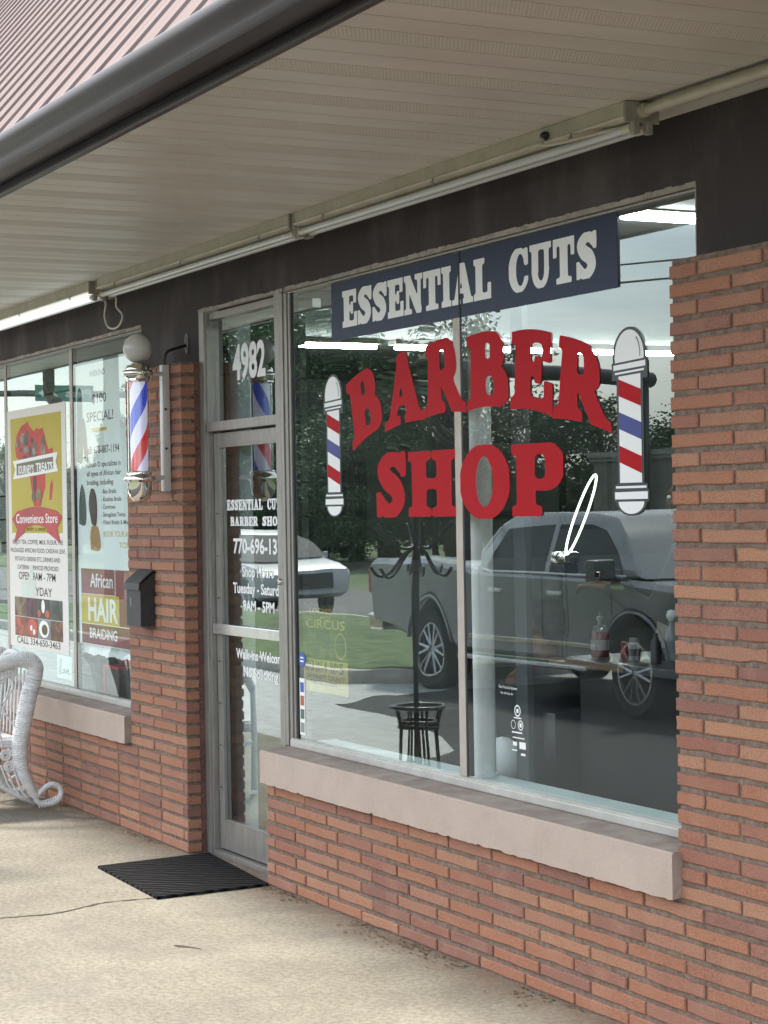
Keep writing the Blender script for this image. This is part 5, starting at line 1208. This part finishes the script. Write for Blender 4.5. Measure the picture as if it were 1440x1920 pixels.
mb = MB(); mb.bbox(-.022,-.09,-.02,.022,.075,.022,.008); mb.bbox(-.024,.075,-.014,.024,.098,.012,.002, 1); cl = mb.build('hair_clippers', [M_BLACK, M_CHROME]); cl.location = (1.083,1.135,1.34); cl.rotation_euler = (0, R(10), R(128)); tag(cl, 'black hair clippers held in the hand of the barber', 'clippers')

# ------------------------------------------------------------------ the street that the glass mirrors
M_GREY = surf('grey_car_paint', (.27,.275,.285), None, .18, .35); M_WHT = surf('white_car_paint', (.42,.43,.44), None, .3, spec=.3); M_CGL = surf('car_glass', (.012,.014,.016), None, .12, spec=.22); M_TYRE = surf('tyre_rubber', (.014,.014,.015), None, .8); M_RIM = surf('alloy_rim', (.45,.46,.47), None, .25, .9); M_DARKP = surf('dark_trim', (.012,.012,.013), None, .5); M_LAMPR = surf('red_lamp', (.30,.01,.01), None, .2); M_LAMPW = surf('clear_lamp', (.75,.77,.78), None, .1)
def arch(cx, r, zc, z0, n=10):
    a0 = math.asin((z0-zc)/r); return [(cx+r*math.cos(math.pi-a0-(math.pi-2*a0)*i/n), zc+r*math.sin(math.pi-a0-(math.pi-2*a0)*i/n)) for i in range(n+1)]
def wheel(root, x, y, r, s, spokes=6):
    mb = MB(); w = .135
    mb.lathe([(r*.68,-w*.85),(r*.90,-w),(r,-w*.7),(r,w*.7),(r*.90,w),(r*.68,w*.85)], (0,0,0), 36, 'y'); t = mb.build('tyre', M_TYRE, root, smooth=40); t.location = (x, y, r)
    mb = MB(); mb.lathe([(r*.70,w*.86),(r*.66,w*.90),(r*.62,w*.5),(r*.30,w*.15),(0,w*.15)], (0,0,0), 36, 'y', 1); mb.lathe([(0,w*.82),(r*.13,w*.80),(r*.15,w*.6)], (0,0,0), 20, 'y', 0)
    mb.lathe([(r*.70,w*.86),(r*.69,w*.93),(r*.645,w*.93),(r*.63,w*.7)], (0,0,0), 36, 'y', 0)
    for k in range(spokes):
        for d in (-.10, .10):
            a = 2*math.pi*k/spokes+d; b = 2*math.pi*k/spokes+d*2.2
            p0 = Vector((r*.11*math.cos(a), w*.78, r*.11*math.sin(a))); p1 = Vector((r*.66*math.cos(b), w*.86, r*.66*math.sin(b))); mb.tube([p0, p1], [r*.055, r*.040], 6)
    if s < 0: mb.v = [(v[0], -v[1], v[2]) for v in mb.v]
    q = mb.build('rim', [M_RIM, M_DARKP], t, smooth=30)
def vehicle(root, body, cab, cabs, wins, W_, cw0, cw1, zb, zt, paint, axles, r):
    H_ = W_/2; mb = MB(); bevel_prism(mb, body, -H_, H_, .05); b = mb.build('body', paint, root, smooth=35)
    T = lambda z: 1-(1-cw1/cw0)*max(0, min(1, (z-zb)/(zt-zb)))
    mb = MB(); bevel_prism(mb, cab, -cw0, cw0, .035, taper=T); mb.build('cab', paint, root, smooth=35)
    for nm, pl in wins:
        for s in (-1, 1):
            mb = MB(); vs = [(p[0], s*(cw0*T(p[1])+.004), p[1]) for p in pl]; mb.add(vs+[(v[0], v[1]-s*.02, v[2]) for v in vs], [tuple(range(len(pl)))]+[(i, (i+1)%len(pl), len(pl)+(i+1)%len(pl), len(pl)+i) for i in range(len(pl))]); mb.build(nm, M_CGL, root)
    for x in axles:
        for s in (-1, 1): wheel(root, x, s*(H_-.13), r, s)
    return T
# pickup, nose to the right, side parallel to the shop
tk = thing('pickup_truck', 'grey four door pickup with multi spoke wheels reflected in the big window', 'pickup truck', (-6.20,-6.86,LOT))
r = .39; ax0, ax1 = 0.0, -3.68
body = [(-4.93,.62),(-4.20,.50)]+arch(ax1,.50,.40,.50)+[(-3.10,.42),(-.60,.42)]+arch(ax0,.50,.40,.50)+[(.62,.46),(.93,.55),(.98,.80),(.93,1.05),(.70,1.13),(-.15,1.19),(-.30,1.20),(-2.85,1.22),(-2.90,1.235),(-4.90,1.245),(-4.96,1.20)]
cab = [(-2.84,1.18),(-2.80,1.35),(-2.66,1.66),(-2.45,1.735),(-1.9,1.765),(-1.0,1.75),(-.62,1.70),(-.30,1.50),(.10,1.19)]
wins = [('rear_side_window', [(-2.66,1.225),(-2.60,1.40),(-2.47,1.615),(-1.58,1.655),(-1.53,1.225)]), ('front_side_window', [(-1.44,1.225),(-1.49,1.655),(-.98,1.655),(-.72,1.60),(-.42,1.42),(-.20,1.225)])]
T = vehicle(tk, body, cab, None, wins, 2.02, .97, .74, 1.2, 1.76, M_GREY, (ax0, ax1), r)
mb = MB(); a = [( -.78,1.66),(-.02,1.20)]
mb.add([(a[0][0]+.02,-.74,a[0][1]+.01),(a[0][0]+.02,.74,a[0][1]+.01),(a[1][0]+.045,.92,a[1][1]+.01),(a[1][0]+.045,-.92,a[1][1]+.01)], [(0,1,2,3)]); mb.build('windscreen', M_CGL, tk)
mb = MB()
for s in (-1, 1):
    y = s*(.97+.008); y2 = s*.80; mb.tube([(-2.62,y2,1.63),(-2.68,y*.985,1.40),(-2.70,y,1.235),(-2.55,y,1.212),(-.15,y,1.212)], .011, 6)
mb.build('window_chrome', surf('bright_trim', (.80,.81,.82), None, .25, .0), tk)
for s in (-1, 1):
    for x in (-2.52, -1.38):
        mb = MB(); mb.bbox(x,s*1.012-.012,1.02,x+.24,s*1.012+.022,1.055,.01); mb.build('door_handle', surf('bright_handle', (.78,.78,.78), None, .2, .2), tk)
    mb = MB(); mb.bbox(-.42,s*1.13-.11,1.16,-.24,s*1.13+.11,1.36,.03); mb.bbox(-.38,s*1.0-.03,1.18,-.30,s*1.0+.05,1.23,.01); mb.build('wing_mirror', M_DARKP, tk)
    for x in (ax0, ax1):
        mb = MB(); mb.tube([(p[0], s*1.012, p[1]) for p in arch(x,.512,.40,.50,14)], .018, 8); mb.build('arch_trim', M_GREY, tk, smooth=True)
    mb = MB(); mb.bbox(-2.95,s*1.03-.08,.36,-.66,s*1.03+.07,.41,.015); mb.build('side_step', surf('step_chrome', (.5,.5,.5), None, .25, .8), tk)
    mb = MB(); mb.bbox(-4.97,s*.93-.07,.92,-4.80,s*.93+.075,1.16,.02); mb.build('tail_lamp', M_LAMPR, tk)
    mb = MB(); mb.bbox(.72,s*.86-.13,.86,.975,s*.86+.125,1.02,.03); mb.build('headlight', M_LAMPW, tk)
    mb = MB()
    for x in (-2.70,-1.50,-.34): mb.box(x, s*1.0115-.001, .50, x+.010, s*1.0115+.001, 1.20)
    mb.build('door_seams', M_RUB, tk)
    mb = MB(); mb.box(-.34,s*1.012-.002,1.10,-.12,s*1.012+.003,1.135); mb.build('side_badge', M_CHROME, tk)
    mb = MB(); mb.bbox(-2.9,s*1.0115-.004,.56,-.62,s*1.0115+.012,.60,.004); mb.build('door_moulding', M_CHROME, tk)
mb = MB(); mb.bbox(-5.12,-.95,.50,-4.90,.95,.70,.03); mb.bbox(.84,-.95,.46,1.06,.95,.66,.04); mb.build('bumper', M_CHROME, tk)
mb = MB(); mb.box(.965,-.60,.72,1.0,.60,1.02); mb.build('grille', M_DARKP, tk)
mb = MB(); mb.box(-4.80,-.85,1.02,-2.95,.85,1.24); mb.build('bed_opening', M_DARKP, tk)
# white car on the street, beyond the grass island
sv = thing('suv', 'white car on the street reflected in the left pane', 'car', (-26.6,-11.7,-.42))
r = .36
body = [(-4.1,.55),(-3.45,.48)]+arch(-2.75,.46,.37,.46)+[(-2.2,.36),(-.55,.36)]+arch(0,.46,.37,.46)+[(.70,.42),(.92,.50),(.98,.72),(.94,.92),(.70,1.02),(-.30,1.10),(-3.6,1.14),(-4.08,1.10),(-4.14,.85)]
cab = [(-3.95,1.10),(-3.72,1.52),(-3.3,1.68),(-1.9,1.70),(-1.15,1.62),(-.55,1.28),(-.25,1.08)]
wins = [('rear_side_window', [(-3.60,1.14),(-3.42,1.50),(-2.10,1.58),(-2.06,1.14)]), ('front_side_window', [(-1.98,1.14),(-2.02,1.58),(-1.25,1.53),(-.62,1.14)])]
T = vehicle(sv, body, cab, None, wins, 1.86, .90, .68, 1.1, 1.7, M_WHT, (0, -2.75), r)
mb = MB(); mb.add([(-1.10,-.66,1.60),(-1.10,.66,1.60),(-.30,.85,1.12),(-.30,-.85,1.12)], [(0,1,2,3)]); mb.v = [(v[0]+.03, v[1], v[2]+.012) for v in mb.v]; mb.build('windscreen', surf('dusty_glass', (.03,.04,.045), None, .6, spec=.2), sv)
for s in (-1, 1):
    mb = MB(); mb.bbox(.66,s*.80-.12,.78,.95,s*.80+.125,.90,.03); mb.build('headlight', M_LAMPW, sv)
    mb = MB(); mb.bbox(-4.15,s*.82-.08,.85,-3.95,s*.82+.09,1.05,.02); mb.build('tail_lamp', M_LAMPR, sv)
    mb = MB(); mb.bbox(-.55,s*1.0-.09,1.08,-.40,s*1.0+.09,1.22,.02); mb.build('wing_mirror', M_WHT, sv)
mb = MB(); mb.box(.95,-.60,.60,.99,.60,.86); mb.build('grille', M_DARKP, sv)
# low commercial building across the street
cb = thing('commercial_building', 'flat roofed taupe building with pale coping across the street', 'building', (-41,-34,-.51)); M_TAUPE = surf('taupe_render', (.165,.155,.14), (.20,.19,.17), .9, scale=2)
mb = MB(); mb.box(-4.6,-5,0,16,3.2,3.62); mb.build('wall', M_TAUPE, cb)
mb = MB(); mb.box(-4.75,-5.15,3.62,16.1,3.35,3.78); mb.box(-4.68,-5.08,3.5,16.05,3.28,3.619); mb.build('coping', surf('coping_pale', (.30,.29,.27), None, .8), cb)
for i in range(4):
    x = .5+i*3.8; mb = MB(); mb.bbox(x,3.18,.8,x+2.4,3.24,2.5,.02); w = mb.build('window', M_ALU, cb); mb = MB(); mb.box(x+.08,3.245,.88,x+2.32,3.25,2.42); mb.build('pane', M_CGL, w)
# poles, signal arms, wires
M_GALV = surf('dark_mast', (.04,.042,.043), (.06,.062,.063), .6, .0, scale=6); M_CONCP = surf('concrete_pole', (.33,.33,.31), (.40,.40,.38), .9, scale=8)
root = thing('utility_pole', 'thick pale concrete pole behind the hair poster reflection', 'pole', (-31.4,-10.0,-.3)); mb = MB(); mb.tube([(0,0,0),(0,0,10.5)], [.20,.14], 16); mb.build('shaft', M_CONCP, root, smooth=True)
mb = MB(); mb.box(-.9,-.06,9.4,.9,.06,9.55); mb.build('crossarm', surf('pole_wood', (.10,.07,.05), None, .9), root)
def signal_head(root, x, y, z, yellow, on):
    mb = MB(); mb.bbox(x-.14,y-.18,z-.55,x+.14,y+.18,z+.55,.03); h = mb.build('signal_head', surf('signal_black', (.015,.016,.015), None, .5), root)
    if yellow: mb = MB(); mb.box(x-.02,y-.30,z-.70,x+.0,y+.30,z+.70); mb.build('backplate', surf('signal_yellow', (.55,.30,.02), None, .5), root)
    for i in range(3):
        mb = MB(); c = [(.2,.01,.01),(.2,.10,.01),(.02,.45,.25)][i]; mb.lathe([(0,.0),(.10,.0),(.10,.02)], (x+.141,y,z+.34-.34*i), 16, 'x')
        e = (on == i); mb.build('lens', surf('lens_%d_%d' % (i, e), c, None, .3, emit=c if e else None, estr=3.0 if e else 0), h)
g = thing('signal_mast', 'traffic signal mast with horizontal arm seen across the big window', 'traffic signal', (-42.2,-30.5,-.55)); mb = MB(); mb.tube([(0,0,0),(0,0,6.3)], [.17,.12], 14); mb.build('post', M_GALV, g, smooth=True)
mb = MB(); mb.tube([(0,-.2,5.95),(1.9,8.4,6.08)], [.24,.20], 12); mb.build('arm', M_GALV, g, smooth=True)
g = thing('signal_mast', 'traffic signal mast with green street name sign seen in the left window', 'traffic signal', (-52.8,-21.5,-.55)); mb = MB(); mb.tube([(0,0,0),(0,0,6.6)], [.17,.12], 14); mb.build('post', M_GALV, g, smooth=True)
mb = MB(); mb.tube([(0,-.2,6.0),(0,8.9,5.95)], [.13,.09], 12); mb.build('arm', M_GALV, g, smooth=True)
mb = MB(); mb.bbox(.16,4.75,5.72,.20,6.65,6.22,.01); sg = mb.build('street_sign', surf('sign_green', (.01,.17,.12), None, .4), g)
Mx = Matrix(((0,1,0,.203),(1,0,0,0),(0,0,1,0),(0,0,0,1)))
mb = MB(); text(mb, 'Pleas', 4.82, 5.55, 5.86, .24, 0, M=Mx, bold=.01); mb.box(.2025,6.10,5.95,.2035,6.40,5.99); mb.add([(.204,6.34,6.10),(.204,6.55,5.97),(.204,6.34,5.84)], [(0,1,2)])
mb.v = [(v[0], v[1], v[2]) for v in mb.v]; mb.build('lettering', M_WHITE, sg, fix=False)
signal_head(g, .05, 8.6, 5.55, True, 0); signal_head(g, .05, 1.6, 5.45, False, 2)
def wire(name, label, a, b, sag, r_):
    A, B = Vector(a), Vector(b); mb = MB(); mb.tube([A.lerp(B, t/24)+Vector((0,0,-sag*4*(t/24)*(1-t/24))) for t in range(25)], r_, 6); tag(mb.build(name, M_BLACK), label, 'wire', 'overhead wires')
wire('overhead_wire', 'thick dark overhead cable bundle near the top right corner of the big window', (-31.4,-10.2,6.6), (14,-12.4,4.45), .25, .095)
wire('overhead_wire', 'thin overhead wire sagging below the thick cable bundle', (-31.4,-10.1,5.35), (14,-12.2,3.95), .3, .014)
wire('overhead_wire', 'second thin overhead wire just above the lowest one', (-31.4,-10.0,5.75), (14,-12.0,3.85), .3, .012)
wire('overhead_wire', 'thin overhead wire crossing in front of the tall trees', (-31.4,-9.9,5.0), (-90,-14,7.0), .5, .016)

# ------------------------------------------------------------------ trees beyond the street
M_BARK = surf('bark', (.055,.042,.032), (.10,.08,.06), .95, scale=8)
def leaf_mat(name, cols):
    m, nt, b = nodes_of(name); l = nt.links.new; g = nt.nodes.new('ShaderNodeNewGeometry'); r = nt.nodes.new('ShaderNodeValToRGB'); cr = r.color_ramp
    cr.elements[0].color = (*cols[0], 1); cr.elements[1].color = (*cols[-1], 1)
    for i, c in enumerate(cols[1:-1]): e = cr.elements.new((i+1)/(len(cols)-1)); e.color = (*c, 1)
    l(g.outputs['Random Per Island'], r.inputs['Fac']); l(r.outputs[0], b.inputs['Base Color']); b.inputs['Roughness'].default_value = .6
    return m
LEAF = [leaf_mat('leaf_dark', [(.040,.088,.032),(.052,.108,.040),(.066,.130,.048)]), leaf_mat('leaf_mid', [(.056,.108,.036),(.070,.130,.042),(.088,.155,.052)]), leaf_mat('leaf_olive', [(.050,.076,.030),(.066,.094,.038),(.082,.115,.047)])]
def tree_proto(name, label, H_, cr_, z0, nclump, nleaf, ls, mat, seed, shape='round', loc=(0,0,0)):
    rr = random.Random(seed); root = thing(name, label, 'tree', loc, group='trees across the street')
    tk_ = MB(); n = 8; path = [(rr.uniform(-.12,.12)*i/n*cr_*.3, rr.uniform(-.12,.12)*i/n*cr_*.3, H_*.92*i/n) for i in range(n+1)]
    tk_.tube(path, [.035*H_*(1-.9*i/n)+.02 for i in range(n+1)], 9)
    vs, fs = [], []
    for c in range(nclump):
        u = rr.random(); z = z0+(H_-z0)*u
        if shape == 'round': rad = cr_*math.sqrt(max(0, 1-((u-.42)/.60)**2))
        elif shape == 'cone': rad = cr_*(1-u*.92)
        else: rad = cr_*(.55+.6*math.sin(u*3.0+.3))
        a = rr.uniform(0, 6.283); q = rad*math.sqrt(rr.uniform(.08 if shape != 'open' else .3, 1.0)); C = Vector((q*math.cos(a), q*math.sin(a), z))
        k = min(n, max(1, int((z*.75)/(H_*.92)*n))); base = Vector(path[k])
        tk_.tube([base, base.lerp(C, .5)+Vector((0,0,.05*H_*rr.random())), C], [.012*H_*(1-u*.7), .007*H_*(1-u*.6), .01], 5, caps=False)
        cs = cr_*rr.uniform(.16,.34)
        for k in range(nleaf):
            d = Vector((rr.gauss(0,1), rr.gauss(0,1), rr.gauss(0,.7))); d = d.normalized()*cs*rr.random()**.45; p = C+d; s = ls*rr.uniform(.6,1.4)
            t1 = Vector((rr.gauss(0,1), rr.gauss(0,1), rr.gauss(0,.6))).normalized(); t2 = t1.cross(Vector((rr.gauss(0,1), rr.gauss(0,1), rr.gauss(0,1)))).normalized()
            o = len(vs); vs += [p-t1*s, p+t2*s*.5, p+t1*s, p-t2*s*.5]; fs.append((o,o+1,o+2,o+3))
    tk_.build('trunk', M_BARK, root, smooth=True); cb_ = MB(); cb_.add(vs, fs); cb_.build('crown', mat, root, fix=False); return root
# (x, y, top z) beyond the street
P1 = tree_proto('broad_tree', 'tallest dense dark green tree at the left edge of the big window', 10.0, 4.2, 1.0, 110, 210, .115, LEAF[0], 21, 'round', (-66.5,-30,-.5))
P2 = tree_proto('conifer_tree', 'dark conifer rising behind the first red letter', 9.0, 2.8, .6, 90, 190, .10, LEAF[1], 22, 'cone', (-60.5,-30,-.5))
P3 = tree_proto('open_tree', 'loose open tree with bare limbs against the sky by the mullion', 8.8, 3.0, 3.6, 50, 60, .095, LEAF[2], 23, 'open', (-52.0,-30,-.5))
lab = iter(['dense dark tree reflected behind the small barber pole decal', 'dense dark tree reflected in the door glass', 'dense dark tree reflected above the house number', 'low rounded tree under the red arched word', 'low rounded tree between the mullion and the grey building', 'low rounded tree left of the flat roofed building', 'small rounded tree just behind the flat roofed building', 'tall rounded tree at the right end behind the flat roofed building',
            'tree at the far left edge of the left window', 'rounded tree left of the concrete pole reflection', 'rounded tree reflected beside the left brick pillar', 'dark tree filling the gap behind the second red letter', 'dark understorey tree behind the small decal', 'dark understorey tree behind the first red letter', 'dark understorey tree beside the mullion', 'tree beyond the flat roofed building to its right'])
for x, y, h in ((-61.5,-28.5,8.6),(-70.5,-30,10.2),(-75,-30,10.4),(-53.5,-33,5.1),(-52.3,-35.5,5.3),(-49.5,-38,4.7),(-50.5,-40,5.6),(-45.6,-38,7.6),(-108,-30,5.6),(-97,-31,4.0),(-84,-30,6.0),(-58.0,-31,7.2),(-64,-26,5.6),(-59,-26,5.0),(-55,-27,4.6),(-38,-42,8.5)):
    s = (h+.5)/10.0; dup(P1, (x, y, -.5), random.uniform(0, 6), next(lab), (s*(1.25 if h < 6 else 1), s*(1.25 if h < 6 else 1), s))
lab = iter(['narrow conifer left of the tall mullion', 'small conifer seen beside the concrete pole in the left window', 'conifer reflected in the glass over the door'])
for x, y, h in ((-56.4,-29,7.6),(-91.5,-31,6.6),(-72.5,-27,8.6)):
    s = (h+.5)/9.0; dup(P2, (x, y, -.5), random.uniform(0, 6), next(lab), (s, s, s))
dup(P3, (-55.6,-31,-.5), 2.2, 'thin open tree right of the conifer behind the third red letter', (.95,.95,.97))
# distant wooded band closing the horizon
rr = random.Random(77); vs = []; fs = []
for i in range(9000):
    x = rr.uniform(-260, 60); y = -62+rr.uniform(-7, 4)-max(0, (-x-120))*.02; top = 3.2+1.4*mnoise.noise(Vector((x*.08, 1.3, 0)))+1.0*mnoise.noise(Vector((x*.3, 4.3, 0)))
    z = -.6+(top+.6)*rr.random()**.8; s = rr.uniform(.35,.75); t1 = Vector((rr.gauss(0,1), rr.gauss(0,1), rr.gauss(0,.6))).normalized(); t2 = t1.cross(Vector((rr.gauss(0,1), rr.gauss(0,1), rr.gauss(0,1)))).normalized(); p = Vector((x, y, z)); o = len(vs)
    vs += [p-t1*s, p+t2*s*.7, p+t1*s, p-t2*s*.7]; fs.append((o,o+1,o+2,o+3))
mb = MB(); mb.add(vs, fs); struct(mb.build('woods', LEAF[0], fix=False), 'stuff')
